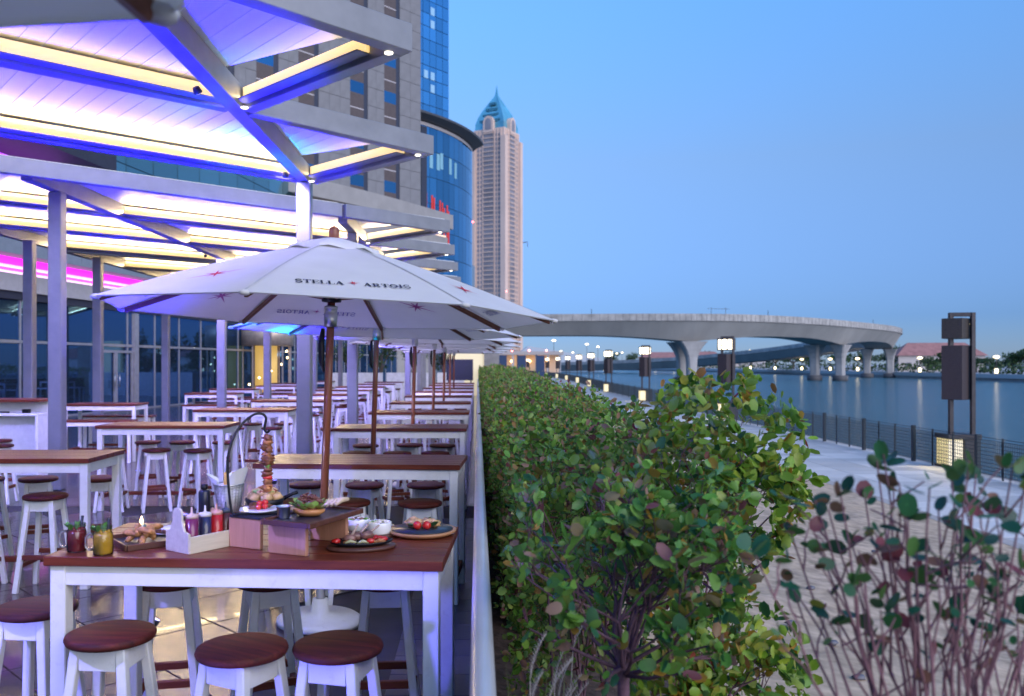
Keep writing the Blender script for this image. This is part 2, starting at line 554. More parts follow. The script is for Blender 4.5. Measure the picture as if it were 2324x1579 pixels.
for y0, y1 in zip(ys[:-1], ys[1:]):
    a, b_ = bend(y0), bend(y1)
    for (x0, x1, z0, z1) in ((9.02, 9.3, -1.7, -1.362),):
        m.add([(x0 + a, y0, z1), (x1 + a, y0, z1), (x1 + b_, y1, z1), (x0 + b_, y1, z1), (x1 + a, y0, z0), (x1 + b_, y1, z0), (x0 + a, y0, z0), (x0 + b_, y1, z0)], [(0, 1, 2, 3), (1, 4, 5, 2), (6, 0, 3, 7)])
tag(m.build('kerb', TAN), kind='structure')
m = MB()
for y0, y1 in zip(ys[:-1], ys[1:]):
    a, b_ = bend(y0), bend(y1)
    m.add([(14.1 + a, y0, -1.38), (14.35 + a, y0, -1.38), (14.35 + b_, y1, -1.38), (14.1 + b_, y1, -1.38), (14.35 + a, y0, -4), (14.35 + b_, y1, -4)], [(0, 1, 2, 3), (1, 4, 5, 2)])
tag(m.build('quay_edge', CONC), kind='structure')

# water
WAT, nt, b = _nt('canal_water')
v = _coords(nt, 'Object', (0.8, 1.5, 1))
f1 = _noise(nt, v, 0.8, 6, 0.68); 
b.inputs['Base Color'].default_value = (0.03, 0.13, 0.185, 1)
b.inputs['Roughness'].default_value = 0.16
b.inputs['IOR'].default_value = 1.33
_bump(nt, b, f1, 1.0, 1.3)
tag(MB().add([(-900, -150, -3), (1400, -150, -3), (1400, 1500, -3), (-900, 1500, -3)], [(0, 1, 2, 3)]).build('water', WAT), kind='structure')

# ground under the city on our side, and the far bank
LAND = mat('city_ground', (0.22, 0.21, 0.20), 0.9, var=0.2, nscale=0.05)
QUAY = mat('far_quay_stone', (0.34, 0.33, 0.33), 0.85, var=0.15, nscale=0.5)
tag(MB().box(-1500, 9.0, 95, 330, -4, -1.42).box(-1500, -26, -60, 95, -4, -0.3).box(-1500, -30, 330, 2600, -4, -1.0).build('city_ground', LAND), kind='structure')
bank = [(140, -120), (139, 220), (138, 300), (133, 420), (120, 560), (100, 680), (40, 780), (-60, 840)]
m = MB()
poly = bank + [(-60, 2600), (2600, 2600), (2600, -120)]
m.prism(poly, -4, -1.25)
tag(m.build('far_bank', QUAY), kind='structure')
m = MB()
for (x0, y0), (x1, y1) in zip(bank[:-1], bank[1:]):
    m.add([(x0 - .4, y0, -1.05), (x1 - .4, y1, -1.05), (x1 + .6, y1, -1.05), (x0 + .6, y0, -1.05), (x0 - .4, y0, -2.2), (x1 - .4, y1, -2.2)], [(0, 3, 2, 1), (0, 1, 5, 4)])
tag(m.build('far_quay_coping', mat('pale_coping', (0.5, 0.5, 0.5), 0.8), ), kind='structure')

# ---------------------------------------------------------------- railing along the water
RAILM = mat('railing_paint', (0.02, 0.035, 0.05), 0.45, 0.3, var=0.15)
fence = thing('waterside_railing', 'dark metal mesh railing along the water edge of the promenade', 'railing', (13.85, 20, -1.38))
post_me = MB().box(-0.055, 0.055, -0.055, 0.055, 0, 1.15).mesh('post', RAILM, 0.008)
Y0 = 20 - 0.1
def mesh_panel(dense):
    m = MB()
    n = 36 if dense else 18
    w = 0.014 if dense else 0.022
    for i in range(1, n):
        y = 0.06 + 3.38 * i / n
        m.bar((0, y, 0.10), (0, y, 1.02), w, w, (1, 0, 0))
    for i in range(0, 10 if dense else 7):
        z = 0.10 + 0.92 * i / (9 if dense else 6)
        m.bar((0, 0.06, z), (0, 3.44, z), w, w)
    for y in (1.2, 2.35):
        m.box(-0.02, 0.02, y - 0.02, y + 0.02, 0, 1.12)
    m.bar((0, 0.0, 1.09), (0, 3.5, 1.09), 0.016, 0.016)
    return m.mesh('mesh_panel', RAILM)
dense_me, thin_me = mesh_panel(True), mesh_panel(False)
y = -6.6
while y < 230:
    yy = y + 20 - 0.1
    if yy > 12.4:
        bx = bend(yy)
        ang = -math.atan2(bend(yy + 3.5) - bx, 3.5)
        obj('post', post_me, fence, (bx, yy - 20, 0))
        obj('mesh_panel', dense_me if yy < 55 else thin_me, fence, (bx, yy - 20, 0), (0, 0, ang))
    y += 3.5

# ---------------------------------------------------------------- lamps by the water
PERF = mat('perforated_bronze', (0.07, 0.055, 0.06), 0.55, 0.3, var=0.4, nscale=60, bump=0.4)
LANT = emit('lantern_glow', (1.0, 0.86, 0.60), 5.0)
LOWG = emit('plinth_glow', (1.0, 0.78, 0.22), 0.8)
def street_lamp(lit):
    root = thing('street_lamp', '', 'street lamp', (0, 0, 0), 0, 'lamps along the waterside walk')
    Rm = Matrix.Rotation(R(38), 4, 'Z')
    for p in ((-0.28, -0.13), (0.30, -0.26)):
        MB().box(p[0] - 0.06, p[0] + 0.06, p[1] - 0.06, p[1] + 0.06, 0.98, 4.62).build('post', DARKM, root, 0.008)
    MB().bar((-0.34, -0.13, 4.56), (0.36, -0.26, 4.56), 0.10, 0.12).build('top_bar', DARKM, root, 0.006)
    MB().box(-0.40, 0.40, -0.30, 0.30, 2.02, 3.64, Rm).build('perforated_box', PERF, root, 0.01)
    if lit:
        lt = MB().box(-0.34, 0.34, -0.30, 0.30, 3.90, 4.44, Rm).build('lantern', LANT, root)
        m = MB()
        for sx in (-1, 1):
            for sy in (-1, 1):
                m.box(sx * 0.35 - 0.025, sx * 0.35 + 0.025, sy * 0.31 - 0.025, sy * 0.31 + 0.025, 3.86, 4.48, Rm)
        m.box(-0.38, 0.38, -0.34, 0.34, 4.445, 4.5, Rm).box(-0.38, 0.38, -0.34, 0.34, 3.84, 3.895, Rm)
        m.build('lantern_frame', DARKM, root)
    else:
        up = MB().box(-0.40, 0.40, -0.30, 0.30, 3.84, 4.45, Rm).build('lantern', mat('dark_perforated_lantern', (0.07, 0.06, 0.055), 0.5, 0.3, var=0.5, nscale=50, bump=0.4), root, 0.01)
        m = MB()
        for i in range(5):
            m.box(0.08 + i * 0.05, 0.11 + i * 0.05, -0.306, -0.301, 4.25 - (i % 2) * 0.03, 4.29 + (i % 3) * 0.02, Rm)
        m.build('lamp_glint', emit('dim_glint', (1, 0.8, 0.4), 1.6), up)
    pl = MB().box(-0.5, 0.5, -0.4, 0.4, 0, 0.06).box(-0.5, 0.5, -0.4, 0.4, 0.86, 1.0)
    pl.box(0.02, 0.5, -0.36, 0.4, 0.06, 0.86).build('plinth', DARKM, root, 0.01)
    MB().box(-0.46, -0.03, -0.33, 0.33, 0.062, 0.858).build('plinth_light', LOWG, root)
    ld = bpy.data.lights.new('plinth_lamp', 'SPOT'); ld.energy = 70; ld.color = (1.0, 0.82, 0.42); ld.spot_size = R(120); ld.spot_blend = 0.8; ld.shadow_soft_size = 0.15
    lo = bpy.data.objects.new('plinth_lamp', ld); col.objects.link(lo); lo.parent = root
    lo.location = (-0.55, -0.1, 0.75); lo.rotation_euler = Vector((-0.9, -0.5, -0.75)).to_track_quat('-Z', 'Y').to_euler()
    return root
lit_tree = collect(street_lamp(True))
near_lamp = street_lamp(False)
near_lamp.location = (14.42, 25.8, -1.376)
near_lamp['label'] = 'large dark twin-post lamp with unlit lantern, closest of the waterside lamps'
near_lamp.scale = (1, 1, 1)
lampY = [48, 71.3, 94, 116.6, 139, 162, 185, 208, 230, 253, 276]
lampX = [13.9, 13.9, 14.3, 15.4, 16.4, 17, 17.3, 16.9, 16.1, 14.8, 13.1]
for k, (lx, ly) in enumerate(zip(lampX, lampY)):
    o = lit_tree[0] if k == 0 else stamp(lit_tree)
    o.location = (lx, ly, -1.376)
    o['label'] = 'lit twin-post lantern, ' + ORD[k] + ' lit lamp along the waterside walk'

# lamps on the far quay
FARG = emit('far_lamp_glow', (1.0, 0.80, 0.42), 5.0)
def far_lamp():
    root = thing('quay_lamp', '', 'street lamp', (0, 0, 0), 0, 'lamps on the far quay')
    MB().tube([(0, 0, 0), (0, 0, 4.6)], 0.12, 6).build('post', DARKM, root)
    MB().lathe([(0.25, 4.2), (0.75, 4.45), (0.75, 4.7), (0.3, 4.95)], 10).build('lantern', FARG, root)
    MB().lathe([(0.42, 0.2), (0.42, 1.35), (0.1, 1.4)], 8).build('plinth_light', FARG, root)
    return root
ft = collect(far_lamp())
fl_list = [(139.5, 200), (139.5, 231), (139, 270), (138.6, 290), (138, 312), (137.5, 335), (136.6, 362), (135.4, 391), (134, 422), (129, 458), (123.5, 540), (120, 580), (101, 690), (83, 712)]
for k, (x, y) in enumerate(fl_list):
    o = ft[0] if k == 0 else stamp(ft)
    o.location = (x, y, -1.05)
    o['label'] = 'small glowing lamp on the far quay, ' + ORD[k] + ' one' 

# tall street lights far behind the bridge
def mast():
    root = thing('light_mast', '', 'street light', (0, 0, 0), 0, 'tall street lights beyond the bridge')
    MB().tube([(0, 0, 0), (0, 0, 14)], [0.16, 0.09], 6).build('mast', DARKM, root)
    MB().lathe([(0.2, 13.6), (0.95, 13.9), (0.95, 14.2), (0.2, 14.5)], 10).build('lamp_head', FARG, root)
    return root
mt = collect(mast())
for k, (xd, yd, Y) in enumerate([(1257, 772, 420), (1332, 780, 500), (1357, 787, 560), (1273, 797, 620), (1300, 800, 700), (1400, 802, 760), (1412, 800, 780), (1650, 803, 700), (1612, 805, 720), (1690, 798, 640), (1702, 795, 620), (2072, 815, 330)]):
    o = mt[0] if k == 0 else stamp(mt)
    h = 1.72 + (825 - yd) / 1950 * Y
    o.location = ((xd - 1084) / 1950 * Y, Y, h - 14.0)
    if o.location.z > -1.0: o.location.z = -1.0
    o['label'] = 'tall lit street light behind the canal, ' + ORD[k] + ' by the camera'

# ---------------------------------------------------------------- bridge
PAR = mat('bridge_parapet_concrete', (0.38, 0.37, 0.36), 0.9, var=0.28, nscale=0.5, bump=0.1)
GIR = mat('bridge_girder_concrete', (0.36, 0.355, 0.35), 0.85, var=0.10, nscale=0.2, stretch=(1, 1, 0.4))
ctrl = [(-330, 262, 13.2), (-160, 224, 13.2), (-40, 206, 13.2), (17, 199, 13.2), (45, 197, 13.2), (64, 201, 13.2), (85, 216, 13.2), (108, 240, 13.2), (128, 263, 13.1), (142, 288, 12.8), (148, 316, 11.8), (144, 350, 10.0), (128, 388, 7.2), (104, 428, 4.6), (60, 480, 2.6), (0, 540, 1.2)]
def catmull(P, n):
    out = []
    for i in range(len(P) - 1):
        p0 = P[max(i - 1, 0)]; p1 = P[i]; p2 = P[i + 1]; p3 = P[min(i + 2, len(P) - 1)]
        for k in range(n):
            t = k / n
            out.append(tuple(0.5 * (2 * b_ + (c - a) * t + (2 * a - 5 * b_ + 4 * c - d) * t * t + (-a + 3 * b_ - 3 * c + d) * t ** 3) for a, b_, c, d in zip(p0, p1, p2, p3)))
    out.append(tuple(P[-1]))
    return out
path = [Vector(p) for p in catmull(ctrl, 8)]
nrm = []
for i in range(len(path)):
    d = path[min(i + 1, len(path) - 1)] - path[max(i - 1, 0)]
    d.z = 0; d.normalize()
    nrm.append(Vector((-d.y, d.x, 0)))      # towards the inside of the bend
piersXY = [(-40, 206), (49.5, 198), (103, 236), (137, 286)]
arc = [0.0]
for i in range(1, len(path)): arc.append(arc[-1] + (path[i] - path[i - 1]).length)
def near_arc(p):
    return arc[min(range(len(path)), key=lambda i: (path[i].x - p[0]) ** 2 + (path[i].y - p[1]) ** 2)]
pa = [near_arc(p) for p in piersXY]
def haunch(s):
    return 2.9 + 1.5 * max(0, 1 - min(abs(s - q) for q in pa) / 26) ** 1.6
bridge = thing('bridge', 'curved grey concrete road bridge crossing over the canal', 'bridge', (0, 0, 0))
def sweep(prof_fn, name, mt_, smooth=False):
    m = MB(); rings = []
    for i, p in enumerate(path):
        rings.append([p + nrm[i] * o + Vector((0, 0, z)) for o, z in prof_fn(i)])
    n = len(rings[0])
    vs = [q for r in rings for q in r]
    fs = []
    for i in range(len(rings) - 1):
        for k in range(n):
            fs.append((i * n + k, (i + 1) * n + k, (i + 1) * n + (k + 1) % n, i * n + (k + 1) % n))
    m.add(vs, fs, smooth)
    return m.build(name, mt_, bridge)
sweep(lambda i: [(0.0, 0), (0.35, 0), (0.45, -1.35), (0.0, -1.62)], 'parapet', PAR)
sweep(lambda i: [(13.6, 0), (14.0, 0), (14.0, -1.62), (13.5, -1.35)], 'parapet', PAR)
sweep(lambda i: [(0.5, -1.36), (13.4, -1.36), (13.7, -1.75), (11.2, -1.95 - haunch(arc[i])), (3.0, -1.95 - haunch(arc[i])), (0.35, -1.75)], 'girder', GIR)
PIERM = mat('pier_concrete', (0.40, 0.39, 0.39), 0.85, var=0.2, nscale=0.5, stretch=(1, 1, 0.3))
PIERD = mat('pier_waterline', (0.10, 0.10, 0.11), 0.7, var=0.3, nscale=0.6)
for k, (px, py) in enumerate(piersXY):
    i = min(range(len(path)), key=lambda i: (path[i].x - px) ** 2 + (path[i].y - py) ** 2)
    nn = nrm[i]; tt = Vector((nn.y, -nn.x, 0))
    for off in (3.6, 10.6):
        c = path[i] + nn * off
        ztop = path[i].z - 1.9 - haunch(arc[i])
        m = MB(); prof = []
        z0 = -3.6
        H = ztop - z0
        rings = []
        for t in [0, 0.25, 0.5, 0.65, 0.78, 0.88, 0.95, 1.0]:
            g = 1.05 + 2.3 * max(0, (t - 0.5) / 0.5) ** 2.2
            w = 1.15 + 1.0 * max(0, (t - 0.55) / 0.45) ** 2
            z = z0 + H * t
            ch = 0.35
            rings.append([c + tt * a + nn * b_ - Vector((0, 0, c.z)) + Vector((0, 0, z)) for a, b_ in ((-g + ch, -w), (g - ch, -w), (g, -w + ch), (g, w - ch), (g - ch, w), (-g + ch, w), (-g, w - ch), (-g, -w + ch))])
        vs = [q for r in rings for q in r]; fs = []
        for a in range(len(rings) - 1):
            for b_ in range(8):
                fs.append((a * 8 + b_, a * 8 + (b_ + 1) % 8, (a + 1) * 8 + (b_ + 1) % 8, (a + 1) * 8 + b_))
        m.add(vs, fs)
        pier = m.build('pier', PIERM, bridge)
        mm = MB().lathe([(2.1, -3.4), (2.1, -1.6), (1.6, -1.5)], 10, (c.x, c.y, 0))
        mm.build('pier_base', PIERD, pier)
for i in range(18, 92):
    for fr_ in (0.0, 0.5):
        p = path[i].lerp(path[i + 1], fr_) - nrm[i] * 0.012
        MB().bar(p - Vector((0, 0, 0.02)), p - Vector((0, 0, 1.58)), 0.07, 0.05, nrm[i]).build('parapet_joint', PIERD, bridge)
for i in range(26, 75, 16):
    p = path[i] + nrm[i] * 0.2
    MB().tube([p, p + Vector((0, 0, 1.1))], 0.07, 5).build('sign_bracket', DARKM, bridge)
for i in (38,):
    p = path[i] + nrm[i] * 6
    t = Vector((nrm[i].y, -nrm[i].x, 0))
    MB().bar(p + t * 3 + Vector((0, 0, 1.6)), p - t * 3 + Vector((0, 0, 1.6)), 0.08, 0.08).bar(p + t * 2 - Vector((0, 0, 1)), p + t * 2 + Vector((0, 0, 1.9)), 0.08, 0.08).bar(p - t * 2 - Vector((0, 0, 1)), p - t * 2 + Vector((0, 0, 1.9)), 0.08, 0.08).build('gantry', DARKM, bridge)
# ================================================================ BUILDINGS
STONE = mat('hotel_stone', (0.19, 0.19, 0.205), 0.7, var=0.14, nscale=1.3, bump=0.1)
STONED = mat('hotel_joint', (0.12, 0.12, 0.13), 0.9)
BROWN = mat('brown_louvre', (0.085, 0.065, 0.065), 0.6, var=0.12, nscale=3)
PALEP = mat('pale_spandrel', (0.50, 0.47, 0.49), 0.6, var=0.06)
REVEAL = mat('window_reveal', (0.03, 0.035, 0.06), 0.5)
def mirror(name, c, rough=0.04):
    if name in MATS: return MATS[name]
    m, nt, b = _nt(name)
    oi = nt.nodes.new('ShaderNodeObjectInfo')
    lo = tuple(x * 0.8 for x in c); hi = tuple(min(1, x * 1.15) for x in c)
    nt.links.new(_ramp(nt, oi.outputs['Random'], [(0, lo), (1, hi)]), b.inputs['Base Color'])
    b.inputs['Metallic'].default_value = 0.85
    b.inputs['Roughness'].default_value = rough
    MATS[name] = m
    return m
BLUEG = mirror('blue_glass', (0.09, 0.30, 0.52), 0.07)
HGLASS = mirror('hotel_glass', (0.06, 0.2, 0.36))
BLUEG2 = mirror('tower_blue_glass', (0.12, 0.38, 0.64), 0.07)
MULL = mat('mullion_metal', (0.10, 0.14, 0.20), 0.5, 0.4)

def place_matrix(ox, oy, ang):
    """local x runs along a wall, local -y points out of it"""
    return Matrix.Translation((ox, oy, 0)) @ Matrix.Rotation(ang, 4, 'Z')

# ---- stone hotel block: local x from near-left (0) to far-right corner (L)
A = Vector((-5.3, 80.0)); e = Vector((-0.656, -0.755))
L = 42.0
O = A + e * L
hang = math.atan2(-e.y, -e.x)
hotel = thing('hotel_block', 'grey stone-clad hotel block with tall dark window strips', 'building', (O.x, O.y, 0), hang)
MB().box(0, L, 0.15, 22, 12.5, 58).build('wall', STONED, hotel)
strips = [(3.15, 4.6), (7.0, 8.55), (12.4, 14.0), (16.4, 18.0), (20.4, 22), (24.4, 26), (28.4, 30)]
strips = [(L - b_, L - a) for a, b_ in strips]      # to local x
pw, ph = 1.28, 1.62
pm = MB().box(0.012, 1, 0, 0.15, 0.012, 1).mesh('stone_panel', STONE)
gaps = sorted(strips)
free = []
x = 0.0
for a, b_ in gaps:
    free.append((x, a)); x = b_ + 0.45
free.append((x, L))
cnt = 0
rest = MB()
for (x0, x1) in free:
    n = max(1, round((x1 - x0) / pw))
    w = (x1 - x0) / n
    for i in range(n):
        z = 14.6
        while z < 38:
            xx = x0 + i * w
            if xx > L - 19.8 and cnt < 290:
                o = obj('stone_panel', pm, hotel, (xx, 0, z)); o.scale = (w, 1, ph - 0.012); cnt += 1
            else:
                rest.box(xx + 0.012, xx + w, 0, 0.148, z + 0.012, z + ph)
            z += ph
tag(rest.build('stone_cladding', STONE, hotel), kind='stuff')
for k, (a, b_) in enumerate(strips):
    MB().box(b_, b_ + 0.45, 0.05, 0.14, 14.6, 58).build('reveal', REVEAL, hotel)
    if a < L - 20: continue
    z = 14.8
    s = 0
    while z < 40:
        seq = [('brown_panel', BROWN, 0.95), ('pale_rail', PALEP, 0.08), ('brown_panel', BROWN, 1.25), ('window', HGLASS, 1.0)]
        if s == 2: seq = [('pale_panel', PALEP, 0.95), ('window', HGLASS, 0.5)] + seq
        for nm, mt_, h in seq:
            MB().box(a, b_, 0.02, 0.13, z, z + h).build(nm, mt_, hotel)
            z += h
        s += 1
# cornice ledge with a dark soffit and a warm cove under it
LEDGE = mat('ledge_stone', (0.30, 0.29, 0.29), 0.7, var=0.1, nscale=0.8)
lg = MB()
N = 26
for i in range(N):
    t0, t1 = i / N, (i + 1) / N
    def pt(t): 
        return (t * (L + 1.0), -3.2 - 3.0 * math.sin(t * PI))
    (xa, ya), (xb, yb) = pt(t0), pt(t1)
    for z0, z1, off in ((14.0, 15.3, 0), (12.2, 13.3, 0.7)):
        lg.add([(xa, ya + off, z0), (xb, yb + off, z0), (xb, yb + off, z1), (xa, ya + off, z1), (xa, 0.2, z1), (xb, 0.2, z1), (xa, 0.2, z0), (xb, 0.2, z0)], [(0, 1, 2, 3), (3, 2, 5, 4), (1, 0, 6, 7)])
lg.build('ledge', LEDGE, hotel)
cv = MB()
for i in range(N):
    t0, t1 = i / N, (i + 1) / N
    (xa, ya), (xb, yb) = pt(t0), pt(t1)
    cv.add([(xa, ya + 0.9, 13.32), (xb, yb + 0.9, 13.32), (xb, yb + 0.9, 13.5), (xa, ya + 0.9, 13.5)], [(0, 1, 2, 3)])
cv.build('cove_light', emit('ledge_cove', (1.0, 0.55, 0.2), 0.9), hotel)
MB().box(0, L + 0.5, -1.5, 6, 0, 12.2).build('podium', LEDGE, hotel)

# ---- blue glass tower behind it
A2 = Vector((-3.75, 112.0)); O2 = A2 + e * 30
tow = thing('glass_tower', 'tall blue mirror-glass tower behind the stone hotel block', 'building', (O2.x, O2.y, 0), hang)
MB().box(0, 30, 0.12, 26, 0, 95).build('wall', MULL, tow)
pane_me = MB().box(0.03, 1.17, 0, 0.11, 0.04, 1.62).mesh('pane', BLUEG2)
cnt = 0; rest = MB()
for i in range(25):
    for j in range(56):
        xx, zz = 30 - (i + 1) * 1.2, 8 + j * 1.66
        if 26 < zz < 58 and i < 9:
            obj('pane', pane_me, tow, (xx, 0, zz)); cnt += 1
        else:
            rest.box(xx + 0.03, xx + 1.17, 0, 0.11, zz + 0.04, zz + 1.62)
tag(rest.build('far_panes', BLUEG2, tow), kind='stuff')
for (i, zz) in ((2, 44.2), (2, 45.86), (2, 37.6), (3, 37.6), (2, 36.0)):
    MB().box(30 - (i + 1) * 1.2 + 0.2, 30 - (i + 1) * 1.2 + 0.9, -0.02, 0.0, zz + 0.3, zz + 1.3).build('lit_window', emit('tower_lit', (0.45, 0.65, 0.75), 0.18, (0.2, 0.4, 0.6)), tow)

# ---- curved glass drum with an overhanging cornice
drum = thing('glass_drum', 'curved blue glass building with dark overhanging cornice', 'building', (-22.5, 102.2, 0))
Rd = 22.0
def arcp(r, a): return (r * math.cos(a), r * math.sin(a))
AE = R(-6.2)                       # right-hand end of the curve
step = R(3.1)
NP_ = 15
a0 = AE - step * NP_
m = MB()
for k in range(NP_ + 1):
    aa, ab = a0 + step * k - R(3), min(AE, a0 + step * (k + 1) - R(3))
    m.add([(*arcp(Rd - 0.1, aa), 0), (*arcp(Rd - 0.1, ab), 0), (*arcp(Rd - 0.1, ab), 26.6), (*arcp(Rd - 0.1, aa), 26.6)], [(0, 1, 2, 3)])
pe = arcp(Rd - 0.1, AE)
m.add([(*pe, 0), (pe[0] - 12, pe[1] + 6, 0), (pe[0] - 12, pe[1] + 6, 26.6), (*pe, 26.6)], [(0, 1, 2, 3)])
m.build('wall', MULL, drum)
for j in range(9):
    z0 = 2.0 + j * 2.72
    if z0 < 7: continue
    m = MB()
    p, q = arcp(Rd, -step / 2 + 0.0012), arcp(Rd, step / 2 - 0.0012)
    p2, q2 = arcp(Rd - 0.09, -step / 2 + 0.0012), arcp(Rd - 0.09, step / 2 - 0.0012)
    m.add([(*p, z0 + 0.03), (*q, z0 + 0.03), (*q, z0 + 2.69), (*p, z0 + 2.69), (*p2, z0 + 0.03), (*q2, z0 + 0.03), (*q2, z0 + 2.69), (*p2, z0 + 2.69)], [(0, 1, 2, 3), (4, 0, 3, 7), (1, 5, 6, 2), (3, 2, 6, 7), (4, 5, 1, 0)])
    me = m.mesh('pane', BLUEG)
    for k in range(NP_):
        obj('pane', me, drum, None, (0, 0, a0 + step * (k + 0.5) + rnd.uniform(-0.0, 0.0)))
m = MB()
seg = [a0 - R(4) + (AE + R(3.0) - a0 + R(4)) * k / 40 for k in range(41)]
for i_, (aa, ab) in enumerate(zip(seg[:-1], seg[1:])):
    def prof_at(t):
        k_ = min(1.0, (1 - t) * 14 + 0.12)
        return [(Rd - 0.2, 26.62), (Rd + 0.5 * k_, 26.66), (Rd + 1.35 * k_, 26.95), (Rd + 1.4 * k_, 27.15), (Rd + 0.6 * k_, 27.5), (Rd - 1, 27.55)]
    va = [(*arcp(r, aa), z) for r, z in prof_at(i_ / 40)]; vb = [(*arcp(r, ab), z) for r, z in prof_at((i_ + 1) / 40)]
    m.add(va + vb, [(i, i + 1, i + 7, i + 6) for i in range(5)])
m.build('cornice', mat('dark_cornice', (0.10, 0.105, 0.12), 0.5, 0.3), drum)
m = MB()
for aa, ab in zip(seg[:-1], seg[1:]):
    if ab > AE: break
    m.add([(*arcp(Rd + 0.06, aa), 26.2), (*arcp(Rd + 0.06, ab), 26.2), (*arcp(Rd + 0.06, ab), 26.55), (*arcp(Rd + 0.06, aa), 26.55)], [(0, 1, 2, 3)])
m.build('frieze', PALEP, drum)
MB().add([(*arcp(Rd + 0.05, R(-40.6)), 7), (*arcp(Rd + 0.05, R(-38.4)), 7), (*arcp(Rd + 0.05, R(-38.4)), 26.1), (*arcp(Rd + 0.05, R(-40.6)), 26.1)], [(0, 1, 2, 3)]).build('dark_return', REVEAL, drum)
REDB = emit('red_streak_glow', (1.0, 0.05, 0.03), 0.62, (0.1, 0.01, 0.01))  # red sign streaks put on the glass as glowing strips
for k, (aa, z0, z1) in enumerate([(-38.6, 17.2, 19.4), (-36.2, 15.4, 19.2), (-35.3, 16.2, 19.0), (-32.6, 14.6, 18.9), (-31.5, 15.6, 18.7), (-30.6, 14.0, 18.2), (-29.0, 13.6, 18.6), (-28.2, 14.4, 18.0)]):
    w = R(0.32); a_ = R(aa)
    MB().add([(*arcp(Rd + 0.03, a_ - w), z0), (*arcp(Rd + 0.03, a_ + w), z0), (*arcp(Rd + 0.03, a_ + w), z1), (*arcp(Rd + 0.03, a_ - w), z1)], [(0, 1, 2, 3)]).build('red_streak', REDB, drum)
for k, (aa, z0) in enumerate([(-36.5, 22.0), (-33.4, 22.0), (-31.8, 22.2), (-27.2, 22.0), (-24, 21.8)]):
    w = R(0.7); a_ = R(aa)
    MB().add([(*arcp(Rd + 0.02, a_ - w), z0), (*arcp(Rd + 0.02, a_ + w), z0), (*arcp(Rd + 0.02, a_ + w), z0 + 1.7), (*arcp(Rd + 0.02, a_ - w), z0 + 1.7)], [(0, 1, 2, 3)]).build('lit_window', emit('drum_lit', (0.45, 0.62, 0.45), 0.13, (0.15, 0.36, 0.5)), drum)

# ---- pink tower with blue crown, far away
PINK = mat('tower_pink_stone', (0.66, 0.50, 0.43), 0.8, var=0.06, nscale=0.05)
TWIN = mat('tower_window', (0.30, 0.28, 0.31), 0.3, 0.2, var=0.3, nscale=0.06)
CROWN = mat('tower_crown_glass', (0.12, 0.42, 0.58), 0.3, 0.3, var=0.2, nscale=0.1)
pt_ = thing('pink_tower', 'tall pink tower with blue pointed crown and spire', 'tower', (15.8, 712, 0), R(-29))
S = 14.0
MB().box(-S, S, -S, S, -2, 193).build('wall', PINK, pt_)
m = MB()
for sx in (-1, 1):
    for sy in (-1, 1):
        m.box(sx * S - 2.2, sx * S + 2.2, sy * S - 2.2, sy * S + 2.2, -2, 186)
m.build('corner_shafts', PINK, pt_)
# windows on the two faces in view: front (-y) and left (-x) in local space, recessed look by frames
def tower_face(M):
    w = MB(); fr = MB()
    for j in range(50):
        z = 4 + j * 3.72
        for (x0, x1) in ((-10.6, -8.6), (-7.9, -6.4), (6.4, 7.9), (8.6, 10.6)):
            w.box(x0, x1, -0.25, 0.0, z, z + 2.1, M)
        for k in range(4):
            x0 = -4.4 + k * 2.2
            w.box(x0 + 0.1, x0 + 2.0, -0.5, -0.2, z, z + 2.5, M)
        fr.box(-4.6, 4.6, -1.2, 0, z + 2.5, z + 3.3, M)
    for x in (-11.2, -8.2, -5.4, 5.4, 8.2, 11.2):
        fr.box(x - 0.35, x + 0.35, -0.7, 0, 0, 192, M)
    return w, fr
for ang in (0, -90, 90):
    M = Matrix.Rotation(R(ang), 4, 'Z') @ Matrix.Translation((0, -S, 0))
    w, fr = tower_face(M)
    tag(w.build('window_grid', TWIN, pt_), kind='stuff')
    fr.build('balcony_bands', PINK, pt_)
    # arched gable on top of each face
    ar = MB()
    pts = [(-4.6, 190)] + [(4.6 * -math.cos(PI * k / 12), 198 + 5.4 * math.sin(PI * k / 12)) for k in range(13)] + [(4.6, 190)]
    n = len(pts)
    vs = [M @ Vector((x, -1.3, z)) for x, z in pts] + [M @ Vector((x, 2.5, z)) for x, z in pts]
    ar.add(vs, [tuple(range(n)), tuple(reversed(range(n, 2 * n)))] + [(i, n + i, n + (i + 1) % n, (i + 1) % n) for i in range(n)])
    g = ar.build('gable', PINK, pt_)
    ri = MB()
    pts = [(-2.8, 192)] + [(2.8 * -math.cos(PI * k / 10), 198 + 3.4 * math.sin(PI * k / 10)) for k in range(11)] + [(2.8, 192)]
    ri.add([M @ Vector((x, -1.4, z)) for x, z in pts], [tuple(range(len(pts)))])
    ri.build('gable_window', TWIN, g)
cr = MB()
prof = [(14.2, 193), (14.0, 198), (12.4, 203.5), (9.9, 209), (7.0, 214), (4.3, 218.5), (2.2, 222), (1.2, 224), (0.7, 227), (0.12, 232)]
rings = []
for r, z in prof:
    rr = []
    for k in range(16):
        a = 2 * PI * k / 16
        q = r * (1.18 if k % 4 == 2 else 1.0) * (1 / max(abs(math.cos(a)), abs(math.sin(a)))) ** 0.75
        rr.append((q * math.cos(a) * 0.86, q * math.sin(a) * 0.86, z))
    rings.append(rr)
cr.add([p for r in rings for p in r], [(i * 16 + k, i * 16 + (k + 1) % 16, (i + 1) * 16 + (k + 1) % 16, (i + 1) * 16 + k) for i in range(len(prof) - 1) for k in range(16)])
crown = cr.build('crown', CROWN, pt_)
m = MB()
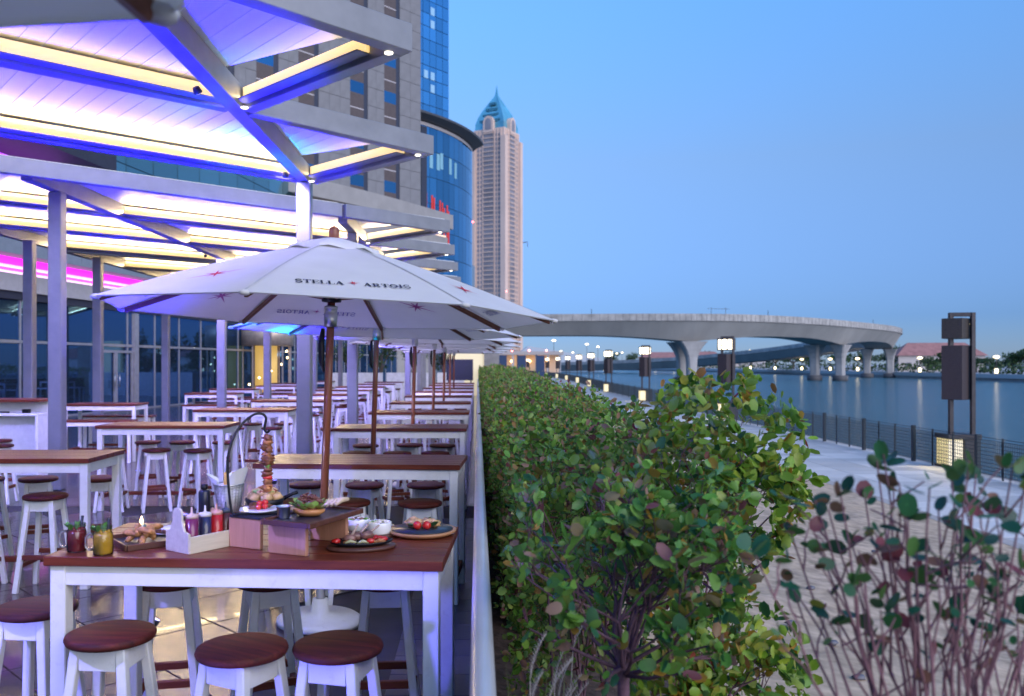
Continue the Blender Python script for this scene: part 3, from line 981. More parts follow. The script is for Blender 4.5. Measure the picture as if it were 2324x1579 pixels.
for s_ in (-1, 1):
    for k in range(4):
        h = 199 + k * 5
        m.box(-9.5 + k * 2.2, 9.5 - k * 2.2, -12.2 + k * 1.6, -11.4 + k * 2.0, h, h + 2.2)
m.build('crown_scale', CROWN, crown)
RED = emit('aircraft_warning_light', (1.0, 0.08, 0.06), 12)
for (x, y_, z) in ((-13.6, -15.9, 178), (-13.6, -15.9, 118), (-13.6, -15.9, 62), (15.9, -14, 60)):
    MB().blob((x, y_, z), 0.9, 1, 0.0, 1).build('warning_light', RED, pt_)
# grey block beside / behind the tower and small blue-lit block in front
b2 = thing('office_block', 'dim blue-grey office block squeezed between glass drum and pink tower', 'building', (-8, 520, 0), R(-12))
MB().box(-8, 3.5, 0, 14, -2, 62).build('wall', mat('office_wall', (0.18, 0.25, 0.33), 0.6), b2)
m = MB()
for j in range(14):
    m.box(-7.5, 3.2, -0.2, 0, 3 + j * 4.2, 5.6 + j * 4.2)
tag(m.build('window_band', mirror('office_glass', (0.2, 0.4, 0.55)), b2), kind='stuff')
for (x, z) in ((1.2, 60), (1.5, 46), (0.4, 33), (1.9, 22)):
    MB().box(x, x + 1.6, -0.35, -0.22, z, z + 1.5).build('lit_window', emit('office_lit', (0.5, 0.9, 1.0), 1.6), b2)
b3 = thing('grey_block', 'slim grey tower block showing just right of pink tower', 'building', (37.5, 780, 0))
MB().box(-2.5, 2.5, 0, 12, -2, 80).build('wall', mat('grey_block_wall', (0.20, 0.23, 0.28), 0.8), b3)
MB().box(-1.2, 0.2, -0.4, 0, 2, 78).build('window_strip', TWIN, b3)
cr3 = thing('tower_crane', 'tiny construction crane jib beside the pink tower', 'crane', (38.5, 800, 0))
MB().tube([(0, 0, -2), (0, 0, 118)], 0.5, 5).build('mast', DARKM, cr3)
MB().bar((-4, 0, 113.5), (8, 0, 115), 0.7, 0.7).bar((8, 0, 114), (8, 0, 110.5), 0.5, 0.5).build('jib', DARKM, cr3)

# ---- lit waterfront pavilion under the tower
pav = thing('waterfront_pavilion', 'long low pavilion glowing warm at the foot of the tower', 'building', (0, 300, -1.4))
MB().box(-30, 30, 0, 12, 6.2, 7.4).build('roof', mat('pavilion_roof', (0.45, 0.40, 0.38), 0.8), pav)
MB().box(-29, 29, 6, 11.5, 0, 6.2).build('wall', emit('pavilion_warm_wall', (1.0, 0.6, 0.38), 0.16, (0.6, 0.45, 0.35)), pav)
for k in range(15):
    MB().box(-29 + k * 4.1, -28.3 + k * 4.1, 0.3, 1.2, 0, 6.2).build('column', PALEP, pav)
for k in range(7):
    MB().blob((-12 + k * 6, 0, 7.7), 0.4, k, 0, 1).build('roof_light', emit('pavilion_red', (1.0, 0.25, 0.2), 7), pav)
for k in range(5):
    MB().blob((12 + k * 3.2, 4, 4.0), 0.55, k, 0, 1).build('lamp', emit('pavilion_lamp', (1.0, 0.6, 0.2), 9), pav)
for k, (x, y_) in enumerate([(2.1, 150), (5.6, 152), (9.1, 154), (12.6, 156)]):
    bn = thing('banner', 'tall dark blue banner beyond the hedge, ' + ['first', 'second', 'third', 'last'][k] + ' from the left', 'banner', (x - 1.2, y_, -1.4), 0, 'blue banners at the end of the walk')
    MB().box(-0.75, 0.75, -0.03, 0.03, 0.5, 4.6).build('cloth', mat('banner_blue', (0.03, 0.06, 0.14), 0.8), bn)
    MB().tube([(-0.8, 0, 0), (-0.8, 0, 4.8)], 0.06, 6).build('pole', DARKM, bn)
tent = thing('white_hall', 'pale low hall with sloping roof beyond the canal end', 'building', (58, 640, -1.2))
MB().add([(-38, 0, 0), (34, 0, 0), (34, 0, 7), (-20, 0, 16), (-38, 0, 3), (-38, 30, 0), (34, 30, 0), (34, 30, 7), (-20, 30, 16), (-38, 30, 3)], [(0, 1, 2, 3, 4), (5, 9, 8, 7, 6), (3, 2, 7, 8), (4, 3, 8, 9), (1, 6, 7, 2), (0, 4, 9, 5)]).build('hall', mat('hall_white', (0.46, 0.50, 0.56), 0.8, var=0.05), tent)
MB().box(-18, 30, -0.4, 0, 1, 3.5).build('window_band', TWIN, tent)

# ---- houses on the far bank
ROOFR = mat('red_roof', (0.36, 0.17, 0.15), 0.85, var=0.2, nscale=0.6)
HWALL = mat('house_wall', (0.55, 0.50, 0.47), 0.85, var=0.08)
for k, (x, y_, w, d, h, r_) in enumerate([(176, 330, 30, 14, 6.0, 5.0), (214, 316, 22, 14, 5.4, 5.6), (236, 330, 26, 14, 5.2, 4.6), (128, 600, 30, 18, 7, 4), (165, 640, 34, 18, 8, 4), (205, 660, 30, 18, 7, 5)]):
    hs = thing('bank_house', ['long red-roofed house on far bank left of the near lamp', 'white-gabled house with red roof right of the near lamp', 'red-roofed house at the right edge of the far bank', 'distant pink house beyond the bridge, left one', 'distant pale house beyond the bridge, middle one', 'distant red-roofed house beyond the bridge, right one'][k], 'house', (x, y_, -1.25), R(-12), 'houses on the far bank')
    MB().box(-w / 2, w / 2, -d / 2, d / 2, 0, h).build('wall', HWALL, hs)
    o_ = 0.8
    m = MB().add([(-w / 2 - o_, -d / 2 - o_, h), (w / 2 + o_, -d / 2 - o_, h), (w / 2 + o_, d / 2 + o_, h), (-w / 2 - o_, d / 2 + o_, h), (-w / 2 + d * .35, 0, h + r_), (w / 2 - d * .35, 0, h + r_)], [(0, 1, 5, 4), (1, 2, 5), (2, 3, 4, 5), (3, 0, 4), (3, 2, 1, 0)])
    m.build('roof', ROOFR, hs)
    if k == 1:
        g = MB().add([(-5, -d / 2 - 1.2, 0), (5, -d / 2 - 1.2, 0), (5, -d / 2 - 1.2, h), (0, -d / 2 - 1.2, h + 4.2), (-5, -d / 2 - 1.2, h), (-5, 0, 0), (5, 0, 0), (5, 0, h), (0, 0, h + 4.2), (-5, 0, h)], [(0, 1, 2, 3, 4), (2, 7, 8, 3), (3, 8, 9, 4), (1, 6, 7, 2), (0, 4, 9, 5)])
        g.build('gable', HWALL, hs)
    for i in range(4):
        MB().box(-w / 2 + w * (i + .35) / 4, -w / 2 + w * (i + .6) / 4, -d / 2 - 0.15, -d / 2 - 0.0, 1.4, 3.4).build('window', TWIN, hs)
# ================================================================ LIT CANOPY ROOFS OVER THE TERRACE
H = 4.06                       # underside of the frames
UL = Vector((0.755, 0.656))    # run of the cross beams
VP = Vector((-0.656, 0.755))   # run of the ceiling boards
WARM = emit('beam_face_glow', (1.0, 0.66, 0.18), 0.95)  # warm light on the beam faces, painted in as emission
DOWNL = emit('downlight_lens', (1.0, 0.9, 0.7), 6.0)
XS, XL = -2.24, -5.75
TUBE_W = 3.8
PITCH = 3.17

def slices(poly, width=0.19, gap=0.008):
    ts = [p[0] * UL.x + p[1] * UL.y for p in poly]
    t = math.floor(min(ts) / width) * width
    out = []
    while t < max(ts):
        q = clip_poly(poly, UL.x, UL.y, t + width - gap)
        if len(q) >= 3: q = clip_poly(q, -UL.x, -UL.y, -t)
        if len(q) >= 3:
            ar = abs(sum(q[i][0] * q[(i + 1) % len(q)][1] - q[(i + 1) % len(q)][0] * q[i][1] for i in range(len(q)))) / 2
            if ar > 0.004: out.append(q)
        t += width
    return out

def canopy(label, lines, xleft, spines, columns, base, far=False, tube=(1, 1, 1, 1)):
    root = thing('canopy_roof', label, 'canopy', (base[0], base[1], 0), 0, 'lit canopy roofs over the terrace')
    O_ = Vector((base[0], base[1]))
    def bar(name, a, b_, w, z0, z1, mt_=ALU, bev=0.006):
        a = Vector(a) - O_; b_ = Vector(b_) - O_
        return MB().bar((a.x, a.y, (z0 + z1) / 2), (b_.x, b_.y, (z0 + z1) / 2), w, z1 - z0).build(name, mt_, root, bev)
    def left_pt(s, x):
        k = (XS - x) / UL.x
        return Vector((x, s - k * UL.y))
    def tube_light(a, b_, out, k):
        """the warm light tube lying on the ledge of a beam"""
        a = Vector(a) - O_; b_ = Vector(b_) - O_
        ld = bpy.data.lights.new('tube_light', 'AREA')
        ld.shape = 'RECTANGLE'; ld.size = (b_ - a).length; ld.size_y = 0.04
        ld.energy = TUBE_W * ld.size * k; ld.color = (1.0, 0.74, 0.38)
        lo = bpy.data.objects.new('tube_light', ld); col.objects.link(lo); lo.parent = root
        c = (a + b_) / 2
        lo.location = (c.x, c.y, H + 0.085)
        zax = -Vector((out.x * 0.75, out.y * 0.75, 0.66)).normalized()
        xax = Vector((b_.x - a.x, b_.y - a.y, 0)).normalized()
        yax = zax.cross(xax)
        lo.rotation_euler = Matrix((xax, yax, zax)).transposed().to_euler()
    # spines along the terrace
    for (x, y0, y1) in spines:
        bar('spine_beam', (x, y0), (x, y1), 0.15, H, H + 0.218)
    # cross beams
    for i, s in enumerate(lines):
        a, b_ = Vector((XS - 0.08, s - 0.07)), left_pt(s, xleft)
        edge = i in (0, len(lines) - 1)
        if i == 0 and not far or i == 0:
            # tall front fascia carries on past the spine to the first tooth
            bar('fascia', Vector((XS, s)) + UL * 0.05, b_, 0.12, H + 0.01, H + 0.22)
        else:
            bar('cross_beam', a, b_, 0.13, H + 0.012, H + 0.20)
        if i > 0:
            o = -VP * 0.082
            bar('lit_beam_face', Vector(a) + o - UL * 0.1, b_ + o, 0.03, H + 0.062, H + 0.19, WARM, 0)  # glowing facing for the lit beam side; the lamp is tube_light
            o = -VP * 0.125
            bar('light_ledge', Vector(a) + o - UL * 0.1, b_ + o, 0.12, H + 0.045, H + 0.06)
            tube_light(Vector(a) - VP * 0.14 - UL * 0.1, b_ - VP * 0.14, -VP, tube[i])
    end0, end1 = left_pt(lines[0], xleft), left_pt(lines[-1], xleft)
    bar('fascia', end0, end1, 0.12, H + 0.015, H + 0.215)
    stuff = MB()
    def boards(poly):
        for q in slices(poly):
            q = [(p[0] - O_.x, p[1] - O_.y) for p in q]
            if far: stuff.prism(q, H + 0.225, H + 0.24)
            else: MB().prism(q, H + 0.225, H + 0.24).build('ceiling_board', BOARD, root)
    for s0, s1 in zip(lines[:-1], lines[1:]):
        a, b_, c, d = Vector((XS, s0 + 0.005)), Vector((XS, s1 - 0.005)), left_pt(s1 - 0.005, xleft), left_pt(s0 + 0.005, xleft)
        boards([tuple(p) for p in (a, b_, c, d)])
    # saw teeth towards the water
    for s in lines[:-1]:
        p0, pc, p1 = Vector((XS + 0.09, s + 0.02)), Vector((-0.57, s + 1.57)), Vector((XS + 0.09, s + PITCH - 0.06))
        bar('fascia', p0, pc + (pc - p0).normalized() * 0.05, 0.13, H + 0.002, H + 0.215)
        bar('fascia', p1, pc - (pc - p1).normalized() * 0.068, 0.13, H + 0.004, H + 0.213)
        din = (p1 - pc).normalized(); nin = Vector((-0.707, -0.707))
        bar('lit_beam_face', pc + din * 0.30 + nin * 0.086, p1 - din * 0.1 + nin * 0.086, 0.03, H + 0.062, H + 0.19, WARM, 0)
        tube_light(pc + din * 0.35 + nin * 0.15, p1 - din * 0.1 + nin * 0.15, nin, tube[2])
        bar('light_ledge', pc + din * 0.30 + nin * 0.13, p1 - din * 0.1 + nin * 0.13, 0.13, H + 0.045, H + 0.06)
        boards([tuple(p0 + Vector((-0.09, 0.05))), tuple(pc + Vector((-0.02, 0)) ), tuple(p1 - Vector((0.09, 0.55)))])
        q = pc + Vector((-0.10, 0)) - O_
        MB().lathe([(0.032, H - 0.004), (0.032, H + 0.003)], 12, (q.x, q.y, 0)).build('downlight', DOWNL, root)
        q = p1 + Vector((0.02, -0.16)) - O_
        MB().lathe([(0.032, H - 0.004), (0.032, H + 0.003)], 12, (q.x, q.y, 0)).build('downlight', DOWNL, root)
    if far: tag(stuff.build('ceiling_boards', BOARD, root), kind='stuff')
    for (x, y) in columns:
        MB().box(x - 0.09 - O_.x, x + 0.09 - O_.x, y - 0.09 - O_.y, y + 0.09 - O_.y, 0, H - 0.001).build('column', ALU, root, 0.012)
    return root

canopy('nearest lit canopy with saw-tooth edge, overhead at the top of the view', [1.74, 4.9, 8.07, 11.2], -7.2, [(XS, 1.5, 11.3)], [(XS, 11.12), (XS, 1.8)], (XS, 11.1), tube=(1, 0.2, 0.30, 2.6))
canopy('second lit canopy behind the white umbrella, resting on grey columns', [13.75, 16.92, 20.09, 23.26], -8.75, [(XS, 14.25, 23.3), (XL, 10.95, 20.4)], [(XS, 15.4), (XL, 11.75), (XL, 19.3), (-8.5, 16.3)], (XS, 15.4), tube=(4, 4, 4, 4))
canopy('farthest lit canopy at the back of the terrace', [23.75, 26.92, 30.09, 33.26], -8.75, [(XS, 24.2, 33.3), (XL, 21, 30.4)], [(XS, 27.6), (XS, 33.1), (XL, 23.5), (XL, 30.2), (-8.35, 18.9), (-8.35, 23.0)], (XS, 27.6), far=True, tube=(4, 4, 4, 4))
canopy('low strip of lit canopy beyond the others', [34.6, 37.77, 40.94], -8.75, [(XS, 35.0, 41)], [(XS, 35.8), (XS, 40.8), (XL, 36), (-8.35, 34)], (XS, 35.8), far=True)

# ---------------------------------------------------------------- coloured flood lights, with added fill lights
FLOODB = mat('flood_housing', (0.03, 0.03, 0.035), 0.5, 0.3)
def flood(label, loc, aim, color, watts, ang=120, lens=(0.4, 0.3, 1.0), lensw=4.0, blend=0.9, rad=0.09):
    root = thing('flood_light', label, 'flood light', loc, 0, 'coloured flood lights of the terrace')
    d = (Vector(aim) - Vector(loc)).normalized()
    Q = d.to_track_quat('Z', 'Y').to_matrix().to_4x4()
    MB().lathe([(0.01, -0.07), (0.03, -0.065), (0.04, -0.015)], 12, M=Q).build('housing', FLOODB, root)
    MB().lathe([(0.034, -0.014), (0.034, -0.012)], 12, M=Q).build('lens', emit('lens_%.1f_%.1f_%.1f' % lens, lens, lensw), root)
    ld = bpy.data.lights.new('flood_beam', 'SPOT')
    ld.energy = watts; ld.color = color; ld.spot_size = R(ang); ld.spot_blend = blend
    ld.shadow_soft_size = rad
    lo = bpy.data.objects.new('flood_beam', ld); col.objects.link(lo); lo.parent = root
    lo.location = d * 0.03
    lo.rotation_euler = d.to_track_quat('-Z', 'Y').to_euler()
    return root
VIO = (0.32, 0.27, 1.0)
BLU = (0.012, 0.006, 1.0)
for k, (x, y, w) in enumerate([(XS - 0.16, 4.0, 380), (XS - 0.16, 7.4, 420), (XS - 0.16, 10.7, 420), (XL - 0.16, 12.3, 420), (XS - 0.16, 16.0, 420), (XL - 0.16, 18.7, 420), (-6.6, 7.2, 420), (XS - 0.16, 23.8, 450), (XL - 0.16, 24.2, 450)]):
    flood('violet flood light fixed under the canopies, ' + ORD[k] + ' one', (x, y, H - 0.02), (x + (1.1 if k % 2 else -1.2), y + 3.0, 0.6), VIO, w * (1.5 if k < 3 else 3.2))
flood('added violet fill light washing the front table from the left', (-3.3, 1.1, H - 0.1), (-1.05, 3.25, 0.45), (0.26, 0.24, 1.0), 1300, 38, blend=0.7)  # fill lamp added out of view to tint the front aprons
flood('added blue fill light at floor level washing the front table legs', (-2.45, 1.45, 0.25), (-1.0, 3.2, 0.55), (0.13, 0.12, 1.0), 760, 66, (0.3, 0.3, 1.0), 4.0, blend=0.6)  # unseen front fill, added to brighten aprons and stool legs
for k, (x, y, w) in enumerate([(-3.5, 5.2, 1300), (-3.0, 8.8, 1300), (-2.7, 11.4, 600), (-5.4, 9.0, 600), (-4.9, 12.4, 400), (-5.6, 16.2, 400), (-2.7, 18.2, 300), (-7.2, 14.0, 400)]):
    flood('blue uplight on the terrace floor, ' + ORD[k] + ' one', (x, y, 0.19), (x + 0.1, y + 0.25, 4), BLU, w * 3.6, 84, (0.1, 0.1, 1.0), 5.0)
flood('added soft violet fill light below the big umbrella', (-1.95, 5.2, 0.19), (-1.1, 5.8, 2.2), (0.55, 0.50, 1.0), 55, 110, (0.4, 0.4, 1.0), 3.0)  # added to lighten the underside of the big umbrella
flood('added soft blue fill light left of the front table', (-2.1, 2.3, 0.19), (-1.4, 1.4, 2.3), (0.35, 0.42, 1.0), 45, 90, (0.4, 0.4, 1.0), 3.0)  # added out of view to lighten the corner umbrella
flood('narrow cyan uplight on the floor aimed at the nearest canopy', (-2.35, 9.6, 0.19), (-2.45, 9.95, 4.3), (0.0, 0.75, 1.0), 900, 26, (0.1, 0.7, 1.0), 5.0)
for k, (x, y) in enumerate([(-1.9, 11.4), (-1.85, 14.6), (-1.8, 17.8), (-1.75, 21.4)]):  # fill lamps added so the farther umbrellas look less dark
    flood('added pale fill light beneath the farther umbrellas, ' + ORD[k] + ' one', (x, y, 0.19), (x + 0.8, y + 0.5, 2.2), (0.62, 0.6, 1.0), 110, 110, (0.6, 0.6, 1.0), 3.0)
flood('cyan uplight on the floor below the second umbrella', (-1.95, 8.0, 0.19), (-1.75, 8.35, 2.2), (0.0, 0.62, 1.0), 420, 60, (0.1, 0.7, 1.0), 5.0)

# ================================================================ RESTAURANT FRONT ON THE LEFT
fx = lambda y: -13.9 + 0.1343 * (y - 25)
fang = -math.atan(0.1343)
F0 = 8.0
fr = thing('restaurant_front', 'glazed restaurant front with pink glowing cove above it', 'building', (fx(F0), F0, 0), fang)
FL_ = 70.0                    # local y runs along the front, local +x faces the terrace
GL = glassy('front_glass', (0.22, 0.38, 0.60), 0.02, 0.6, 3.2, (0.16, 0.38, 0.85))
MULLF = mat('front_mullion', (0.40, 0.39, 0.42), 0.45, 0.4)
BANDM = mat('front_band_panel', (0.42, 0.40, 0.42), 0.6, var=0.06)
FASC = mat('front_fascia_panel', (0.22, 0.25, 0.30), 0.5, 0.1, var=0.08)
SOFF = mat('dark_head', (0.03, 0.03, 0.05), 0.6)
n = 35; w = FL_ / n
lowp = MB().box(-0.012, 0.012, 0.03, w - 0.03, 0.06, 2.33).mesh('pane', GL)
upp = MB().box(-0.012, 0.012, 0.03, w - 0.03, 2.43, 3.62).mesh('pane', GL)
mulm = MB().box(-0.05, 0.05, -0.03, 0.03, 0, 3.75).mesh('mullion', MULLF)
for i in range(n):
    obj('pane', lowp, fr, (0, i * w, 0)); obj('pane', upp, fr, (0, i * w, 0))
    obj('mullion', mulm, fr, (0, i * w, 0))
MB().box(-0.06, 0.065, 0, FL_, 2.34, 2.42).box(-0.06, 0.065, 0, FL_, 0, 0.055).build('transom', MULLF, fr)
MB().box(-0.3, 0.12, -0.1, FL_, 3.63, 3.86).build('head', SOFF, fr)
for i in range(14):
    MB().box(-0.2, 0.2, i * 5 + 0.006, i * 5 + 4.994, 3.865, 4.38).build('band_panel', BANDM, fr)
    MB().box(0.15, 0.75, i * 5 + 0.006, i * 5 + 4.994, 4.86, 6.4).build('fascia_panel', FASC, fr)
MB().box(-0.6, -0.2, -0.1, FL_, 4.38, 5.0).build('cove_back', emit('pink_cove', (1.0, 0.02, 0.80), 1.5, (0.3, 0.1, 0.3)), fr)
MB().box(-0.19, 0.02, -0.1, FL_, 4.39, 4.47).box(-0.19, 0.0, -0.1, FL_, 4.60, 4.65).build('cove_lamp', emit('pink_lamp', (1.0, 0.5, 0.92), 1.5), fr)
MB().box(-7, 0.6, -0.1, FL_, 6.4, 6.6).build('roof_deck', FASC, fr)
MB().box(-2.8, -2.6, -0.1, 24, 6.6, 8.8).build('upper_cove', emit('violet_cove', (0.55, 0.02, 1.0), 1.6), fr)
MB().box(-3.4, -0.4, -0.1, 24, 8.8, 9.5).build('upper_soffit', SOFF, fr)
# interior
IW = mat('interior_wall', (0.05, 0.055, 0.07), 0.8, var=0.2, nscale=0.6)
MB().box(-8.2, -8.0, 0, FL_, 0, 4.2).box(-8, -0.3, 0, FL_, 3.9, 4.1).build('interior_wall', IW, fr)
MB().box(-8, -0.08, 0, FL_, -0.3, 0.01).build('interior_floor', mat('interior_floor', (0.06, 0.055, 0.06), 0.3), fr)
for (y0, y1, c_, s_) in ((25.5, 28.6, (1.0, 0.78, 0.42), 0.22), (36, 41, (1.0, 0.75, 0.40), 0.30), (51, 57, (0.25, 0.45, 1.0), 0.10), (6, 14, (0.2, 0.35, 0.8), 0.05), (62, 68, (0.6, 0.8, 0.6), 0.12)):
    MB().box(-7.9, -7.7, y0, y1, 0.2, 3.6).build('lit_wall', emit('lit_wall_%d' % int(y0), c_, s_, (0.4, 0.36, 0.3)), fr)
for i in range(12):
    MB().tube([(-3.4, 3 + i * 5.6, 0), (-3.4, 3 + i * 5.6, 3.9)], 0.16, 10).build('inner_column', mat('inner_column', (0.35, 0.34, 0.36), 0.6), fr)
for i, (y, x, z) in enumerate([(26.0, -1.6, 2.65), (26.6, -1.9, 2.7), (27.9, -1.7, 2.62), (15.5, -2.0, 1.9), (19.0, -2.4, 1.2), (21.5, -2, 1.75), (34, -2.2, 2.6), (38, -2, 2.2), (44, -2, 2.6), (47, -2.4, 2.0), (53, -2, 2.5), (58, -2, 2.3)]):
    MB().blob((x, y, z), 0.085, i, 0.0, 2).build('pendant', emit('pendant_glow', (1.0, 0.85, 0.6), 10), fr)
MB().box(-1.5, -1.45, 31.8, 32.5, 1.35, 1.9).build('screen_top', emit('screen_red', (1.0, 0.02, 0.1), 1.3), fr)
MB().box(-1.5, -1.45, 31.8, 32.5, 0.8, 1.33).build('screen_bottom', emit('screen_cyan', (0.1, 0.6, 1.0), 1.5), fr)
for i in range(3):
    MB().box(-2.4, -2.3, 31.0 + i * 0.75, 31.55 + i * 0.75, 0.05, 1.0).build('back_lit_panel', emit('panel_blue', (0.25, 0.25, 1.0), 0.9), fr)
# double door
dy = 22.0
for s in (0, 1):
    d0 = dy + s * 1.16
    dr = MB().box(0.03, 0.09, d0, d0 + 0.09, 0.03, 2.2).box(0.03, 0.09, d0 + 1.06, d0 + 1.15, 0.03, 2.2).box(0.03, 0.09, d0 + 0.09, d0 + 1.06, 0.03, 0.13).box(0.03, 0.09, d0 + 0.09, d0 + 1.06, 2.11, 2.2).build('door', MULLF, fr)
    MB().tube([(0.13, d0 + (1.0 if s == 0 else 0.15), 0.85), (0.13, d0 + (1.0 if s == 0 else 0.15), 1.35)], 0.015, 6).build('handle', STEEL, dr)
MB().box(0.0, 0.14, dy - 0.14, dy - 0.02, 0, 2.34).box(0.0, 0.14, dy + 2.34, dy + 2.62, 0, 3.6).build('door_post', MULLF, fr)
# revolving entrance drum glowing gold
rv = thing('revolving_door', 'round gold-lit revolving entrance in the restaurant front', 'door', (fx(43.0) + 0.9, 43.0, 0))
GOLD = emit('gold_glow', (1.0, 0.62, 0.16), 0.55, (0.5, 0.35, 0.12))
MB().lathe([(1.25, 2.6), (1.35, 2.62), (1.35, 3.6), (1.2, 3.62)], 24).build('header', mat('gold_header', (0.5, 0.42, 0.36), 0.4, 0.5), rv)
MB().lathe([(0.55, 0.02), (0.55, 2.6)], 16).build('core', GOLD, rv)
for k in range(10):
    a = k * 2 * PI / 10
    MB().box(1.22 * math.cos(a) - 0.03, 1.22 * math.cos(a) + 0.03, 1.22 * math.sin(a) - 0.03, 1.22 * math.sin(a) + 0.03, 0, 2.6).build('post', mat('gold_header'  , (0.5, 0.42, 0.36)), rv)
for k in range(6):
    a = -2.2 + k * 0.55
    MB().blob((1.05 * math.cos(a), 1.05 * math.sin(a), 0.7 + 0.33 * k), 0.05, k, 0, 1).build('fairy_light', emit('fairy', (1.0, 0.75, 0.35), 12), rv)
# set-back upper storey with teal glass
us = thing('upper_storey', 'teal glass upper storey set back above the restaurant', 'building', (-19.5, 24, 0), -math.atan(0.16))
TEAL = mirror('teal_glass', (0.16, 0.34, 0.40), 0.08)
MB().box(-6, 0, 0, 44, 6.6, 15.5).build('wall', MULL, us)
for i in range(18):
    for j in range(4):
        MB().box(0.0, 0.08, i * 2.44 + 0.03, i * 2.44 + 2.41, 6.8 + j * 2.2, 8.95 + j * 2.2).build('pane', TEAL, us)
# end of the terrace: low white walls, dark board and lit wall
for k, (x0, x1, y) in enumerate([(-7.6, -4.9, 44), (-4.7, -2.2, 44.3), (-2.1, -0.7, 44.6)]):
    lw = MB().box(x0, x1, y, y + 0.4, 0, 1.25).build('planter_wall', mat('white_wall', (0.7, 0.68, 0.72), 0.7))
    lw.name = 'planter_wall'
    tag(lw, ['left', 'middle', 'right'][k] + ' low white wall closing the far end of the terrace', 'wall', 'low white walls at the terrace end')
bd = thing('dark_board', 'dark blank board standing at the far end of the terrace', 'board', (-0.75, 36.0, 0))
MB().box(-0.56, 0.56, -0.03, 0.03, 1.02, 1.9).build('panel', mat('board_dark', (0.012, 0.014, 0.035), 0.35), bd, 0.004)
MB().box(-0.5, -0.44, -0.03, 0.03, 0, 1.02).box(0.44, 0.5, -0.03, 0.03, 0, 1.02).build('leg', DARKM, bd)
sw = thing('lit_screen_wall', 'pale yellow lit screen wall behind the dark board', 'wall', (-0.75, 46, 0))
MB().box(-0.9, 1.1, 0, 0.2, 0, 3.0).build('wall', emit('lit_screen', (1.0, 0.82, 0.45), 0.45, (0.6, 0.55, 0.4)), sw)
MB().box(1.1, 1.9, -0.1, 0.3, 0, 2.7).build('pillar', CONC, sw)
# ================================================================ GLASS BALUSTRADE BETWEEN TERRACE AND HEDGE
bal = thing('glass_balustrade', 'white handrail on glass panels running along the terrace edge', 'balustrade', (0.012, 0, 0))
RAILP = mat('handrail_paint', (0.62, 0.62, 0.64), 0.3, 0.25, var=0.05)
prof = []
for k in range(16):
    a = 2 * PI * k / 16
    prof.append((0.030 * math.copysign(abs(math.cos(a)) ** 0.7, math.cos(a)), 0.026 * math.copysign(abs(math.sin(a)) ** 0.8, math.sin(a))))
m = MB()
ysr = [-1.5, 4, 10, 20, 30, 42]
vs = [(x, y, 0.975 + z) for y in ysr for x, z in prof]
m.add(vs, [(i * 16 + k, i * 16 + (k + 1) % 16, (i + 1) * 16 + (k + 1) % 16, (i + 1) * 16 + k) for i in range(len(ysr) - 1) for k in range(16)], True)
m.build('handrail', RAILP, bal)
BG = glassy('balustrade_glass', (0.30, 0.36, 0.62), 0.03, 0.75, 1.5)
gp = MB().box(-0.008, 0.008, 0.03, 1.47, 0.06, 0.945).mesh('glass_panel', BG)
pp = MB().box(-0.022, 0.022, -0.022, 0.022, 0, 0.95).mesh('post', STEEL, 0.004)
for i in range(28):
    obj('glass_panel', gp, bal, (0, -1 + i * 1.5, 0)); obj('post', pp, bal, (0, -1 + i * 1.5, 0))
MB().box(-0.03, 0.03, -1.5, 42, 0, 0.055).build('base_channel', STEEL, bal)

# ================================================================ TABLES AND STOOLS
def make_table(w=1.5, d=0.69, h=1.0):
    root = thing('bar_table', '', 'table', (0, 0, 0))
    n = 6; pw_ = d / n
    for i in range(n):
        MB().box(-w / 2, w / 2, i * pw_ + 0.0022, (i + 1) * pw_ - 0.0022, h - 0.036, h).build('plank', TEAK, root, 0.003)
    ap = MB().box(-w / 2 + 0.075, w / 2 - 0.075, 0.026, 0.05, h - 0.112, h - 0.038).mesh('apron', WHITE, 0.002)
    obj('apron', ap, root); obj('apron', ap, root, (0, d - 0.076, 0))
    ap2 = MB().box(-0.012, 0.012, 0.082, d - 0.082, h - 0.112, h - 0.038).mesh('apron', WHITE, 0.002)
    obj('apron', ap2, root, (-w / 2 + 0.035, 0, 0)); obj('apron', ap2, root, (w / 2 - 0.035, 0, 0))
    lg_ = MB().box(-0.03, 0.03, -0.03, 0.03, 0, h - 0.0375).mesh('leg', WHITE, 0.004)
    for sx in (-1, 1):
        for y in (0.05, d - 0.05):
            obj('leg', lg_, root, (sx * (w / 2 - 0.046), y, 0))
    fr_ = MB().box(-0.015, 0.015, 0.08, d - 0.08, 0.14, 0.19).mesh('foot_rail', RAILW, 0.003)
    for sx in (-1, 1): obj('foot_rail', fr_, root, (sx * (w / 2 - 0.046), 0, 0))
    MB().box(-w / 2 + 0.06, w / 2 - 0.06, d / 2 - 0.03, d / 2 + 0.03, 0.145, 0.185).build('foot_rail', RAILW, root, 0.003)
    return root

